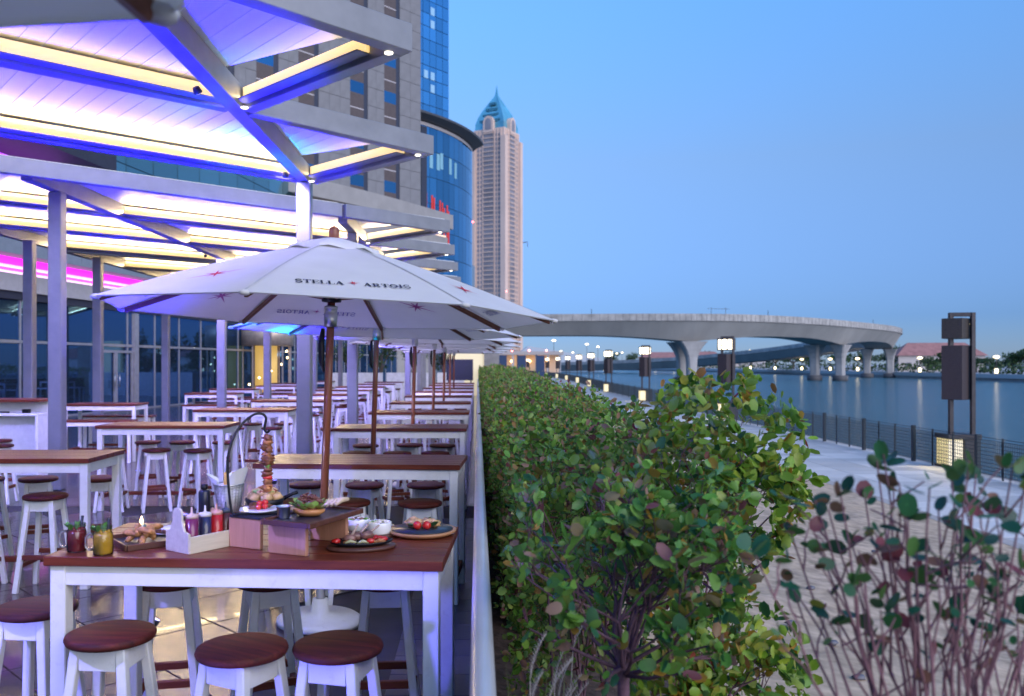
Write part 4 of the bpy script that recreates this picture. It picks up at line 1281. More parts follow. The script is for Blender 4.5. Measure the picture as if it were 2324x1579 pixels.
def stool_seat():
    return MB().lathe([(0.0, 0.686), (0.14, 0.686), (0.157, 0.692), (0.162, 0.704), (0.158, 0.716), (0.147, 0.721), (0.0, 0.7215)], 40)
def leg_pts(sx, sy):
    return (sx * 0.085, sy * 0.085, 0.686), (sx * 0.152, sy * 0.152, 0.0)
def make_stool():
    root = thing('bar_stool', '', 'stool', (0, 0, 0))
    stool_seat().build('seat', SEATW, root)
    for sx in (-1, 1):
        for sy in (-1, 1):
            a, b_ = leg_pts(sx, sy)
            m = MB().bar(a, b_, 0.036, 0.036, (sx, 0, 0.0))
            m.build('leg', WHITE, root, 0.004)
    for k in range(4):
        Mq = Matrix.Rotation(PI / 2 * k, 4, 'Z')
        MB().box(-0.07, 0.07, -0.102, -0.08, 0.605, 0.684, Mq).build('apron', WHITE, root, 0.002)
        z = 0.20 if k % 2 else 0.265
        e = 0.085 + 0.067 * (0.686 - z) / 0.686
        MB().bar(tuple(Mq @ Vector((-e, -e, z))), tuple(Mq @ Vector((e, -e, z))), 0.028, 0.034).build('footrest', RAILW, root, 0.003)
    return root
def far_stool_mesh():
    m = stool_seat(); 
    m.m = [0] * len(m.f)
    m.cur = 1
    for sx in (-1, 1):
        for sy in (-1, 1):
            a, b_ = leg_pts(sx, sy); m.bar(a, b_, 0.036, 0.036, (sx, 0, 0))
    for k in range(4):
        Mq = Matrix.Rotation(PI / 2 * k, 4, 'Z')
        m.cur = 1; m.box(-0.07, 0.07, -0.102, -0.08, 0.605, 0.684, Mq)
        m.cur = 2
        z = 0.20 if k % 2 else 0.265
        e = 0.085 + 0.067 * (0.686 - z) / 0.686
        m.bar(tuple(Mq @ Vector((-e, -e, z))), tuple(Mq @ Vector((e, -e, z))), 0.028, 0.034)
    return m.mesh('bar_stool', [SEATW, WHITE, RAILW])

table_tree = collect(make_table())
stool_tree = collect(make_stool())
far_stool = far_stool_mesh()
used = {'t': False, 's': False}
def put_table(x, y, rz, label, group):
    o = stamp(table_tree) if used['t'] else table_tree[0]
    used['t'] = True
    o.location = (x, y, 0); o.rotation_euler = (0, 0, rz)
    return tag(o, label, 'table', group)
def put_stool(x, y, label, group='stools round the bar tables'):
    rz = rnd.uniform(-0.5, 0.5)
    if y < 14.5:
        o = stamp(stool_tree) if used['s'] else stool_tree[0]
        used['s'] = True
    else:
        o = obj('bar_stool', far_stool)
    o.location = (x, y, 0); o.rotation_euler = (0, 0, rz)
    return tag(o, label, 'stool', group)

RY = [3.13, 6.11, 9.55, 12.7, 15.9, 19.05, 22.2, 25.4, 28.6, 31.8]
WHERE = ['closest to the rail', 'in the middle', 'farthest from the rail']
for k, y in enumerate(RY):
    rz = [-R(3.4), -R(3.8), -R(1.0), 0, R(0.6), 0, -R(0.8), 0, 0, 0][k]
    lab = 'food-laden wooden bar table with white legs at the front' if k == 0 else 'white-legged wooden bar table, ' + ORD[k] + ' of the row along the rail'
    put_table(-0.875, y + (0.03 if k < 2 else 0), rz, lab, 'bar tables in rows')
    row = ORD[k] + ' rail table'
    if k == 0:
        for x, yy, wd in ((-0.50, 3.08, 'closest to the rail'), (-0.836, 3.05, 'second from the rail'), (-1.37, 3.21, 'third from the rail'), (-1.83, 3.56, 'at its left end')):
            put_stool(x, yy, 'dark-seated white stool before the food-laden front table, ' + wd)
        for x, wd in ((-0.43, WHERE[0]), (-0.97, WHERE[1]), (-1.44, WHERE[2])):
            put_stool(x, 4.02, 'dark-seated white stool behind the food-laden front table, ' + wd)
        continue
    for side, dy_ in (('near', 0.2 if k > 1 else 0.12), ('far', 1.1)):
        for q, x in enumerate((-0.42, -0.89, -1.38)):
            put_stool(x + rnd.uniform(-.06, .06), y + dy_ + rnd.uniform(-.05, .05), 'dark-seated white stool, ' + side + ' side of ' + row + ', ' + WHERE[q])
LY = [6.5, 9.98, 13.4, 16.8, 20.1, 23.5, 26.9, 30.3, 33.7]
for k, y in enumerate(LY):
    put_table(-3.70, y, R(rnd.uniform(-0.8, 0.8)), 'white-legged wooden bar table, ' + ORD[k] + ' of the second row', 'bar tables in rows')
    row = ORD[k] + ' second-row table'
    for side, dy_ in (('near', 0.06), ('far', 1.05)):
        for q, x in enumerate((-3.22, -3.78, -4.25)):
            if k == 0 and side == 'near': x = (-3.30, -3.86, -4.3)[q]
            if k == 0 and side == 'far': x = (-3.36, -3.84, -4.35)[q]
            put_stool(x + rnd.uniform(-.05, .05), y + dy_ + rnd.uniform(-.05, .05), 'dark-seated white stool, ' + side + ' side of ' + row + ', ' + WHERE[q])
# extra stools standing loose in the aisle
for k, (x, y) in enumerate([(-2.25, 13.2), (-2.0, 17.4), (-5.9, 10.6), (-6.3, 11.3)]):
    put_stool(x, y, 'loose dark-seated stool standing in an aisle, ' + ORD[k] + ' of the loose ones', 'loose stools')

# third row: shorter bar tables with high benches
def make_bench(w=1.3, h=0.74):
    root = thing('high_bench', '', 'bench', (0, 0, 0))
    for i in range(3):
        MB().box(-w / 2, w / 2, i * 0.11, i * 0.11 + 0.105, h - 0.032, h).build('plank', TEAK, root, 0.003)
    for sx in (-1, 1):
        for y in (0.04, 0.285):
            MB().box(sx * (w / 2 - 0.05) - 0.025, sx * (w / 2 - 0.05) + 0.025, y - 0.025, y + 0.025, 0, h - 0.033).build('leg', WHITE, root, 0.003)
    MB().box(-w / 2 + 0.08, w / 2 - 0.08, 0.015, 0.035, h - 0.10, h - 0.034).box(-w / 2 + 0.08, w / 2 - 0.08, 0.29, 0.31, h - 0.10, h - 0.034).build('apron', WHITE, root)
    MB().box(-w / 2 + 0.08, w / 2 - 0.08, 0.13, 0.19, 0.16, 0.20).build('foot_rail', RAILW, root)
    return root
bench_tree = collect(make_bench()); used['b'] = False
for k, (x, y) in enumerate([(-6.75, 15.3), (-6.5, 20.9), (-7.0, 24.4), (-6.6, 28.0), (-7.0, 31.6), (-6.6, 35.2)]):
    o = put_table(x, y, R(rnd.uniform(-2, 2)), 'bar table with high benches, ' + ORD[k] + ' of the row by the glass front', 'bar tables in rows')
    o.scale = (0.86, 1, 1)
    for side, dy_ in (('near', -0.5), ('far', 0.85)):
        b_ = stamp(bench_tree) if used['b'] else bench_tree[0]
        used['b'] = True
        b_.location = (x + (0.12 if side == 'near' else -0.05), y + dy_, 0)
        b_.rotation_euler = (0, 0, R(rnd.uniform(-3, 3)))
        tag(b_, 'high wooden bench, ' + side + ' side of ' + ORD[k] + ' table by the glass front', 'bench', 'high benches by the glass front')
# service counter at the far left
ct = thing('service_counter', 'white service counter with wooden top at the left edge', 'counter', (-6.95, 12.9, 0))
MB().box(-1.4, 0.36, 0, 0.62, 1.14, 1.18).build('counter_top', TEAK, ct, 0.004)
MB().box(-1.38, 0.34, 0.30, 0.60, 0.0, 1.139).build('back_panel', WHITE, ct, 0.004)
MB().box(-1.38, 0.34, 0.02, 0.299, 0.93, 0.97).build('shelf', WHITE, ct, 0.004)
MB().box(0.29, 0.34, 0.02, 0.298, 0, 0.929).build('side_panel', WHITE, ct, 0.004)
MB().box(0.05, 0.15, 0.10, 0.18, 0.971, 1.03).build('card_reader', BLACKM, ct, 0.006)
MB().tube([(-0.5, 0.12, 0.985), (-0.3, 0.15, 0.985), (-0.15, 0.12, 0.985)], 0.012, 6).build('utensil', BLACKM, ct)

# ================================================================ UMBRELLAS
INK = mat('print_black', (0.012, 0.014, 0.03), 0.8)
INKR = mat('print_red', (0.55, 0.03, 0.05), 0.8)
INKU = mat('print_showthrough', (0.20, 0.20, 0.46), 0.85)
INKUR = mat('print_showthrough_red', (0.38, 0.10, 0.30), 0.85)
def arcpts(cx, cy_, rx, ry, a0, a1, n=10):
    return [(cx + rx * math.cos(R(a0 + (a1 - a0) * i / n)), cy_ + ry * math.sin(R(a0 + (a1 - a0) * i / n))) for i in range(n + 1)]
def stroke(pts, w):
    """flat ribbon polygons along a polyline"""
    out = []
    n = len(pts)
    L_, R_ = [], []
    for i in range(n):
        a = pts[max(i - 1, 0)]; b_ = pts[min(i + 1, n - 1)]
        d = Vector((b_[0] - a[0], b_[1] - a[1])).normalized()
        q = Vector((-d.y, d.x)) * w / 2
        L_.append((pts[i][0] + q.x, pts[i][1] + q.y)); R_.append((pts[i][0] - q.x, pts[i][1] - q.y))
    for i in range(n - 1):
        out.append([R_[i], R_[i + 1], L_[i + 1], L_[i]])
    return out
def rect(x0, x1, y0, y1): return [(x0, y0), (x1, y0), (x1, y1), (x0, y1)]
def serif(x, y, w=0.34): return rect(x - w / 2, x + w / 2, y - 0.03, y + 0.03)
def glyph(c):
    T_ = 0.2
    if c == 'S': return stroke(arcpts(0.4, 0.74, 0.30, 0.24, 30, 270, 12)[:-1] + arcpts(0.4, 0.26, 0.32, 0.24, 90, -150, 12), 0.15) + [rect(0.62, 0.70, 0.72, 0.97), rect(0.06, 0.14, 0.03, 0.30)], 0.8
    if c == 'T': return [rect(0.32, 0.32 + T_, 0.03, 0.9), rect(0.0, 0.84, 0.9, 1.0), rect(0.0, 0.07, 0.7, 0.9), rect(0.77, 0.84, 0.7, 0.9), serif(0.42, 0.03, 0.42)], 0.84
    if c == 'E': return [rect(0.1, 0.1 + T_, 0.06, 0.94), rect(0.0, 0.76, 0.94, 1.0), rect(0.0, 0.78, 0.0, 0.06), rect(0.3, 0.58, 0.46, 0.54), rect(0.69, 0.76, 0.74, 0.94), rect(0.71, 0.78, 0.06, 0.28), rect(0.55, 0.61, 0.38, 0.62)], 0.8
    if c == 'L': return [rect(0.1, 0.1 + T_, 0.06, 0.97), serif(0.2, 0.97, 0.42), rect(0.0, 0.74, 0.0, 0.06), rect(0.67, 0.74, 0.06, 0.32)], 0.76
    if c == 'A': return stroke([(0.10, 0.03), (0.44, 1.0)], 0.08) + stroke([(0.42, 1.0), (0.76, 0.03)], 0.22) + [rect(0.24, 0.60, 0.30, 0.38), serif(0.12, 0.03, 0.28), serif(0.76, 0.03, 0.36)], 0.92
    if c == 'R': return [rect(0.1, 0.1 + T_, 0.06, 0.94), serif(0.2, 0.03, 0.42), rect(0.0, 0.46, 0.92, 1.0)] + stroke(arcpts(0.44, 0.73, 0.24, 0.22, 90, -90, 10), 0.16) + [rect(0.3, 0.46, 0.46, 0.54)] + stroke([(0.46, 0.5), (0.74, 0.03)], 0.2) + [serif(0.80, 0.03, 0.24)], 0.92
    if c == 'O': return stroke(arcpts(0.46, 0.5, 0.37, 0.43, 0, 360, 24), 0.17), 0.94
    if c == 'I': return [rect(0.12, 0.12 + T_, 0.03, 0.97), serif(0.22, 0.97, 0.42), serif(0.22, 0.03, 0.42)], 0.46
    return [], 0.5
def word_polys(w):
    x = 0; out = []
    for c in w:
        g, adv = glyph(c)
        for p in g: out.append([(q[0] + x, q[1]) for q in p])
        x += adv + 0.08
    return out, x
def star_poly(rs, rot=0.0):
    n = len(rs) * 2
    return [((rs[(i // 2)] if i % 2 == 0 else 0.16) * math.cos(2 * PI * i / n + rot), (rs[(i // 2)] if i % 2 == 0 else 0.16) * math.sin(2 * PI * i / n + rot)) for i in range(n)]

RIM, RIMZ, APZ = 1.5, 2.045, 2.56
def rib_pt(k, v, A0=-7):
    th = R(A0 + 45 * k)
    r = 0.18 + (RIM - 0.18) * v
    z = APZ - (APZ - RIMZ) * (r / RIM) + 0.02 * math.sin(PI * v)
    return Vector((r * math.cos(th), r * math.sin(th), z))
def panel_pt(k, u, v):
    a, b_ = rib_pt(k, v), rib_pt(k + 1, v)
    p = a.lerp(b_, u)
    p.z -= 0.012 * math.sin(PI * u) * math.sin(PI * min(1, v + 0.15))
    if v > 0.98: p *= (1 - 0.012 * math.sin(PI * u)) if False else 1
    return p
def on_panel(k, tx, ty, v0, off):
    """flat print at tx (across, m), ty (towards the top, m) on panel k"""
    slope_len = (rib_pt(k, 1) + rib_pt(k + 1, 1)).length / 2 - (rib_pt(k, 0) + rib_pt(k + 1, 0)).length / 2
    v = v0 - ty / 1.33
    wid = (rib_pt(k + 1, v) - rib_pt(k, v)).length
    u = 0.5 + tx / wid
    p = panel_pt(k, u, v)
    n = (panel_pt(k, u + 0.02, v) - panel_pt(k, u - 0.02, v)).cross(panel_pt(k, u, v - 0.02) - panel_pt(k, u, v + 0.02)).normalized()
    return p + n * off

def make_umbrella():
    root = thing('umbrella', '', 'umbrella', (0, 0, 0), 0, 'white umbrellas standing along the rail tables')
    MB().lathe([(0.0, 0.0), (0.28, 0.0), (0.28, 0.03), (0.25, 0.05), (0.06, 0.07), (0.05, 0.16), (0.0, 0.16)], 32).build('base', WHITE, root)
    sl_ = MB().tube([(0, 0, 0.075), (0, 0, 0.72)], 0.030, 16).build('sleeve', STEEL, root)
    MB().tube([(0.02, 0, 0.42), (0.075, 0, 0.42)], 0.012, 8).blob((0.085, 0, 0.42), (0.018, 0.03, 0.04), 1, 0.0, 2).build('knob', BLACKM, sl_)
    MB().tube([(0, 0, 0.70), (0, 0, 2.50)], 0.026, 16).build('pole', POLEW, root)
    MB().lathe([(0.028, 1.96), (0.044, 1.965), (0.044, 2.05), (0.04, 2.055), (0.04, 2.075), (0.044, 2.08), (0.044, 2.10), (0.028, 2.105)], 20).build('collar', STEEL, root)
    MB().lathe([(0.03, 2.125), (0.065, 2.13), (0.07, 2.16), (0.05, 2.19), (0.03, 2.195)], 16).build('hub', BLACKM, root)
    MB().tube([(-0.05, 0, 1.95), (-0.056, -0.01, 1.85), (-0.05, 0.0, 1.72), (-0.032, 0, 1.66)], [0.012, 0.022, 0.018, 0.006], 8).build('strap', BLACKM, root)
    m = MB()
    n = 8
    for k in range(8):
        vs = [panel_pt(k, i / n, j / n) for j in range(n + 1) for i in range(n + 1)]
        fs = [(j * (n + 1) + i, (j + 1) * (n + 1) + i, (j + 1) * (n + 1) + i + 1, j * (n + 1) + i + 1) for j in range(n) for i in range(n)]
        m.add(vs, fs, True)
        a, b_ = rib_pt(k, 1), rib_pt(k + 1, 1)
        hem = []
        for i in range(n + 1):
            p = panel_pt(k, i / n, 1); hem += [p, Vector((p.x * 0.994, p.y * 0.994, p.z - 0.006))]
        m.add(hem, [(2 * i, 2 * i + 1, 2 * i + 3, 2 * i + 2) for i in range(n)], True)
    can = m.build('canopy', FABRIC, root)
    SEAM = mat('canopy_seam', (0.50, 0.50, 0.52), 0.9)
    for k in range(8):
        q = Vector((-math.sin(R(-7 + 45 * k)), math.cos(R(-7 + 45 * k)), 0)) * 0.007
        vs = []
        for j in range(9):
            p = rib_pt(k, j / 8) + Vector((0, 0, 0.003)); vs += [p - q, p + q]
        MB().add(vs, [(2 * j, 2 * j + 2, 2 * j + 3, 2 * j + 1) for j in range(8)], True).build('seam', SEAM, can)
    m = MB()
    for k in range(8):
        q = []
        for i in range(5):
            th = R(-7 + 45 * k + 45 * i / 4)
            cr_ = 1 - 0.055 * math.sin(PI * i / 4)
            q.append((0.31 * cr_ * math.cos(th), 0.31 * cr_ * math.sin(th), 2.478 + 0.012 * math.sin(PI * i / 4 * 2)))
        q2 = [(x * 0.25, y * 0.25, 2.55) for x, y, z in q]
        q3 = [(x * 1.03, y * 1.03, z - 0.02) for x, y, z in q]
        m.add(q3 + q + q2, [(i, i + 1, i + 6, i + 5) for i in range(4)] + [(5 + i, 6 + i, 11 + i, 10 + i) for i in range(4)], True)
    m.build('vent_cap', FABRIC, can)
    MB().lathe([(0.055, 2.545), (0.06, 2.55), (0.034, 2.565), (0.036, 2.60), (0.028, 2.628), (0.0, 2.64)], 16).build('finial', POLEW, root)
    for k in range(8):
        a = rib_pt(k, 0.0) - Vector((0, 0, 0.03)); b_ = rib_pt(k, 0.97) - Vector((0, 0, 0.024))
        rb = MB().bar(a, b_, 0.022, 0.034).build('rib', RIBW, root, 0.003)
        th = R(-7 + 45 * k)
        h0 = Vector((0.06 * math.cos(th), 0.06 * math.sin(th), 2.16)); h1 = rib_pt(k, 0.44) - Vector((0, 0, 0.05))
        MB().bar(h0, h1, 0.02, 0.03).build('strut', RIBW, rb, 0.003)
        c = rib_pt(k, 0.985)
        MB().blob((c.x, c.y, c.z - 0.01), (0.03, 0.03, 0.016), k, 0.05, 2).build('corner_pocket', FABRIC, can)
    # printing: words on every second panel, red stars between
    wl1, len1 = word_polys('STELLA'); wl2, len2 = word_polys('ARTOIS')
    hgt = 0.066; sc = 0.0485
    gap = 2.1
    tot = (len1 + gap + len2) * sc
    for k in range(8):
        up, dn = MB(), MB()
        # panels: index 6 is the one facing the camera
        if k % 2 == 0:
            cnt_ = 0
            for polys, x0 in ((wl1, 0.0), (wl2, len1 + gap)):
                for p in polys:
                    cnt_ += 1
                    for mm, off in ((up, 0.003 + 0.00004 * cnt_), (dn, -0.003 - 0.00004 * cnt_)):
                        mm.add([on_panel(k, (q[0] + x0) * sc - tot / 2, q[1] * hgt, 0.845, off) for q in p], [tuple(range(len(p)))])
            up.build('lettering', INK, can); dn.build('lettering_showing_through', INKU, can)
            st = star_poly([0.9, 0.6, 0.9, 0.6, 0.9, 0.6, 0.9, 0.6], R(10))
            sm = MB(); sm2 = MB()
            xo = (len1 + gap / 2 - 0.04) * sc - tot / 2
            pts = [(q[0] * 0.042 + xo, q[1] * 0.06 + 0.033) for q in st]
            for mm, off in ((sm, 0.004), (sm2, -0.004)):
                c = on_panel(k, xo, 0.04, 0.83, off)
                vs = [c] + [on_panel(k, q[0], q[1], 0.83, off) for q in pts]
                mm.add(vs, [(0, i + 1, (i + 1) % len(pts) + 1) for i in range(len(pts))])
            sm.build('star', INKR, can); sm2.build('star_showing_through', INKUR, can)
        else:
            st = star_poly([1.25, 0.55, 0.8, 0.7, 1.2, 0.5, 0.75, 0.62], R(38))
            pts = [(q[0] * 0.14, q[1] * 0.15) for q in st]
            for mm, off, mt_, nm in ((up, 0.004, INKR, 'star'), (dn, -0.004, INKUR, 'star_showing_through')):
                c = on_panel(k, 0, 0, 0.70, off)
                vs = [c] + [on_panel(k, q[0], q[1], 0.70, off) for q in pts]
                mm.add(vs, [(0, i + 1, (i + 1) % len(pts) + 1) for i in range(len(pts))])
                mm.build(nm, mt_, can)
    return root
um_tree = collect(make_umbrella())
UM = [(-1.05, 5.70, 2.0, -0.9, 0, 1.0, 'large white umbrella with printed lettering behind the food-laden table'),
      (-1.10, 8.83, 1.8, -0.5, 11, 1.0, 'white umbrella glowing cyan underneath, second along the rail'),
      (-0.93, 12.0, 1.5, -0.5, -6, 1.0, 'third white umbrella along the rail'),
      (-0.80, 15.1, 1.2, 0.0, 4, 1.0, 'fourth white umbrella along the rail'),
      (-0.74, 18.3, 1.0, 0.0, 9, 1.0, 'fifth white umbrella along the rail'),
      (-0.72, 22.0, 0.5, 0.0, 0, 1.0, 'sixth white umbrella along the rail'),
      (-0.72, 25.6, 0.5, 0.0, 15, 1.0, 'farthest white umbrella along the rail'),
      (-1.25, 0.10, 0.0, 0.0, 22, 1.116, 'umbrella whose blurred edge cuts the top left corner')]
for k, (x, y, ty, tx, rz, sz, lab) in enumerate(UM):
    o = um_tree[0] if k == 0 else stamp(um_tree)
    o.location = (x, y, 0.003)
    o.rotation_euler = (R(tx), R(ty), R(rz))
    o.scale = (1, 1, sz)
    o['label'] = lab
# ================================================================ FOOD AND TABLEWARE ON THE FRONT TABLE
TZ = 1.0005
JARG = mat('jar_glass', (0.85, 0.9, 0.95), 0.05, trans=0.9, var=0.02)
MINT = mat('mint_leaf', (0.10, 0.30, 0.05), 0.45, var=0.35, nscale=30)
STRAW = mat('black_straw', (0.01, 0.012, 0.02), 0.4)
def leaf_mesh(L_=0.04, w=0.02, fold=0.25, curl=0.2, n=4):
    vs = []; fs = []
    for i in range(n + 1):
        t = i / n
        ww = w * math.sqrt(max(0.0, 1 - (2 * (t ** 0.85 * 0.96 + 0.04) - 1) ** 2)) * (1.0 if t < 1 else 0.35)
        z = curl * L_ * t * t
        vs += [(-ww / 2, t * L_, z + fold * ww / 2), (0, t * L_, z), (ww / 2, t * L_, z + fold * ww / 2)]
    for i in range(n):
        for k in range(2):
            fs.append((i * 3 + k, i * 3 + k + 1, (i + 1) * 3 + k + 1, (i + 1) * 3 + k))
    return vs, fs
def add_leaf(mb, pos, d, L_, w, roll=0.0):
    vs, fs = leaf_mesh(L_, w)
    q = Vector(d).to_track_quat('Y', 'Z').to_matrix().to_4x4() @ Matrix.Rotation(roll, 4, 'Y')
    mb.add([Vector(pos) + (q @ Vector(v)) for v in vs], fs, True)
def mug(name_label, x, y, c, rz):
    t = thing('jar_mug', name_label, 'drink', (x, y, TZ), rz, 'jar drinks on the front table')
    liq = mat('drink_%d' % int(c[0] * 100), c, 0.12, var=0.15, nscale=20, coat=0.6)
    MB().lathe([(0.0, 0.004), (0.030, 0.004), (0.034, 0.010), (0.034, 0.072), (0.031, 0.082), (0.0, 0.083)], 24).build('drink', liq, t)
    MB().lathe([(0.028, 0.0), (0.034, 0.002), (0.0355, 0.010), (0.0355, 0.076), (0.031, 0.088), (0.030, 0.092), (0.0325, 0.094), (0.0325, 0.098), (0.030, 0.10), (0.0325, 0.102), (0.0325, 0.107), (0.030, 0.108)], 28).build('jar', glassy('jar_sheet', (0.92, 0.95, 0.97), 0.03, 0.95, 1.35), t)
    hp = [(-0.034, 0, 0.078), (-0.052, 0, 0.078), (-0.061, 0, 0.066), (-0.061, 0, 0.032), (-0.052, 0, 0.020), (-0.034, 0, 0.020)]
    MB().tube(hp, 0.0055, 8).build('handle', JARG, t)
    MB().tube([(0.008, 0.0, 0.03), (0.020, 0.006, 0.135)], 0.0055, 8).build('straw', STRAW, t)
    for i in range(9):
        a = i * 0.9 + x * 7
        m = MB()
        add_leaf(m, (-0.008 + 0.012 * math.cos(a), 0.012 * math.sin(a), 0.088), (math.cos(a) * 0.7 - 0.2, math.sin(a) * 0.7, 0.55 + 0.3 * (i % 3)), 0.034, 0.02, a)
        m.build('mint_leaf', MINT, t)
    m = MB()
    for i in range(7):
        m.blob((0.018 * math.cos(i * 1.1), 0.018 * math.sin(i * 1.1), 0.086), 0.008, i, 0.2, 1)
    m.build('crushed_ice', liq, t)
    return t
mug('red drink in a handled jar with mint and black straw', -1.538, 3.295, (0.22, 0.006, 0.015), R(8))
mug('yellow orange drink in a handled jar with mint', -1.413, 3.242, (0.62, 0.33, 0.01), R(10))

DARKW = wood('dark_board_wood', (0.06, 0.022, 0.016), (0.13, 0.05, 0.034), 0.4, 0.2, 'X')
FRY = mat('fried_batter', (0.48, 0.22, 0.08), 0.6, var=0.4, nscale=60, bump=0.4)
tr = thing('snack_tray', 'square dark wooden tray of fried rings beside the yellow drink', 'tray', (-1.335, 3.45, TZ), R(38))
MB().box(-0.105, 0.105, -0.12, 0.12, 0, 0.008).build('tray_base', mat('slate', (0.025, 0.027, 0.035), 0.4, var=0.3, nscale=40), tr)
for a in range(4):
    Mq = Matrix.Rotation(PI / 2 * a, 4, 'Z')
    hx, hy = (0.105, 0.12) if a % 2 == 0 else (0.12, 0.105)
    MB().box(-hx, hx, -hy - 0.008, -hy, 0, 0.024, Mq).build('rim', DARKW, tr, 0.002)
for i in range(11):
    rr = random.Random(i)
    p = Vector((rr.uniform(-0.06, 0.05), rr.uniform(-0.09, 0.04), 0.022 + 0.012 * (i % 4)))
    a = rr.uniform(0, PI)
    d = Vector((math.cos(a), math.sin(a), rr.uniform(-0.1, 0.6))).normalized()
    pts = [p + d * t + Vector((0, 0, 0.008 * math.sin((t + 0.04) * 30))) for t in (-0.038, -0.02, 0, 0.02, 0.038)]
    MB().tube(pts, [0.007, 0.012, 0.0125, 0.012, 0.006], 8).build('fried_ring', FRY, tr)
nap = thing('cutlery_plate', 'plate with cutlery on a crumpled napkin behind the snack tray', 'plate', (-1.30, 3.66, TZ))
MB().lathe([(0.0, 0.003), (0.07, 0.003), (0.11, 0.014), (0.112, 0.016), (0.07, 0.008), (0.0, 0.006)], 32).build('plate', mat('stoneware', (0.62, 0.60, 0.60), 0.25), nap)
m = MB()
for i in range(5):
    rr = random.Random(i + 40)
    m.blob((rr.uniform(-.05, .05), rr.uniform(-.04, .04), 0.018), (0.035, 0.02, 0.012), i, 0.35, 2)
m.build('napkin', mat('napkin', (0.7, 0.68, 0.7), 0.9), nap)
for i, a in enumerate((12, 24)):
    Mq = Matrix.Rotation(R(a), 4, 'Z') @ Matrix.Translation((0.02, 0.03 * i, 0.034))
    m = MB()
    m.add([Mq @ Vector(v) for v in [(-0.09, -0.004, 0), (0.03, -0.003, 0.004), (0.03, 0.003, 0.004), (-0.09, 0.004, 0), (0.08, -0.011, 0.0), (0.08, 0.011, 0.0), (-0.09, -0.004, -0.002), (0.03, -0.003, 0.001), (0.03, 0.003, 0.001), (-0.09, 0.004, -0.002), (0.08, -0.011, -0.003), (0.08, 0.011, -0.003)]], [(0, 1, 2, 3), (1, 4, 5, 2), (9, 8, 7, 6), (8, 11, 10, 7), (0, 6, 7, 1), (3, 2, 8, 9), (1, 7, 10, 4), (4, 10, 11, 5)])
    m.build(['fork', 'spoon'][i], STEEL, nap)
cd = thing('tea_light', 'small burning candle at the back edge of the front table', 'candle', (-1.475, 3.77, TZ))
MB().lathe([(0.0, 0), (0.019, 0), (0.019, 0.014), (0.0, 0.014)], 16).build('cup', STEEL, cd)
MB().lathe([(0.0, 0.015), (0.006, 0.02), (0.0075, 0.03), (0.004, 0.042), (0.0, 0.052)], 12).build('flame', emit('flame', (1.0, 0.62, 0.22), 12), cd)

# wooden caddy with sauce bottles
PALEW = wood('pale_wood', (0.50, 0.44, 0.36), (0.66, 0.60, 0.50), 0.6, 0.0, 'X')
cdx = thing('sauce_caddy', 'pale wooden caddy holding squeeze bottles of sauce', 'caddy', (-1.078, 3.375, TZ), R(54))
CL, CW = 0.115, 0.072     # half sizes: x long, y short
MB().box(-CL, CL, -CW + 0.008, CW - 0.008, 0, 0.008).build('caddy_base', PALEW, cdx)
for s in (-1, 1):
    MB().box(-CL, CL, s * CW - 0.004, s * CW + 0.004, 0, 0.064).build('side_board', PALEW, cdx, 0.001)
endp = [(-CW, 0), (CW, 0), (CW, 0.075), (CW * 0.62, 0.082), (0.036, 0.10), (0.028, 0.12), (0.028, 0.150), (0.02, 0.163), (0.008, 0.168), (-0.008, 0.168), (-0.02, 0.163), (-0.028, 0.150), (-0.028, 0.12), (-0.036, 0.10), (-CW * 0.62, 0.082), (-CW, 0.075)]
for s in (-1, 1):
    if s == 1: continue
    n = len(endp)
    vs = [(s * (CL + 0.004), a, b_) for a, b_ in endp] + [(s * (CL - 0.006), a, b_) for a, b_ in endp]
    MB().add(vs, [tuple(range(n)), tuple(reversed(range(n, 2 * n)))] + [(i, n + i, n + (i + 1) % n, (i + 1) % n) for i in range(n)]).build('end_board', PALEW, cdx, 0.001)
MB().box(CL - 0.004, CL + 0.004, -CW, CW, 0, 0.064).build('end_board', PALEW, cdx, 0.001)
SA = [('bottle_plum', (0.16, 0.012, 0.07), 'plum-red'), ('bottle_navy', (0.02, 0.018, 0.06), 'nearly black'), ('bottle_red', (0.42, 0.012, 0.015), 'bright red'), ('bottle_brown', (0.09, 0.012, 0.012), 'dark brown')]
ca = thing
cosA, sinA = math.cos(R(54)), math.sin(R(54))
for i, (nm, c, word) in enumerate(SA):
    lx, ly = [(-0.075, -0.030), (-0.018, -0.036), (0.036, -0.034), (0.085, -0.028)][i]
    wx, wy = -1.078 + lx * cosA - ly * sinA, 3.375 + lx * sinA + ly * cosA
    b_ = thing('sauce_bottle', word + ' sauce in a squeeze bottle inside the wooden caddy', 'bottle', (wx, wy, TZ + 0.0085), 0, 'sauce bottles in the caddy')
    MB().lathe([(0.0, 0), (0.022, 0), (0.0245, 0.004), (0.0245, 0.118), (0.0, 0.118)], 24).build('body', mat(nm, c, 0.25, var=0.1, coat=0.4), b_)
    MB().lathe([(0.0245, 0.1185), (0.0245, 0.128), (0.022, 0.132), (0.010, 0.134), (0.0045, 0.138), (0.003, 0.160), (0.0, 0.160)], 20).build('cap', mat('cap_' + nm, [(0.6, 0.42, 0.4), (0.62, 0.58, 0.6), (0.6, 0.3, 0.24), (0.05, 0.06, 0.08)][i], 0.4), b_)
pb = thing('dark_bottle', 'short dark bottle behind the sauce caddy', 'bottle', (-1.145, 3.60, TZ + 0.096))
MB().lathe([(0.0, 0), (0.022, 0), (0.024, 0.004), (0.024, 0.085), (0.02, 0.094), (0.0, 0.096)], 20).build('body', mat('dark_bottle', (0.012, 0.014, 0.03), 0.3), pb)
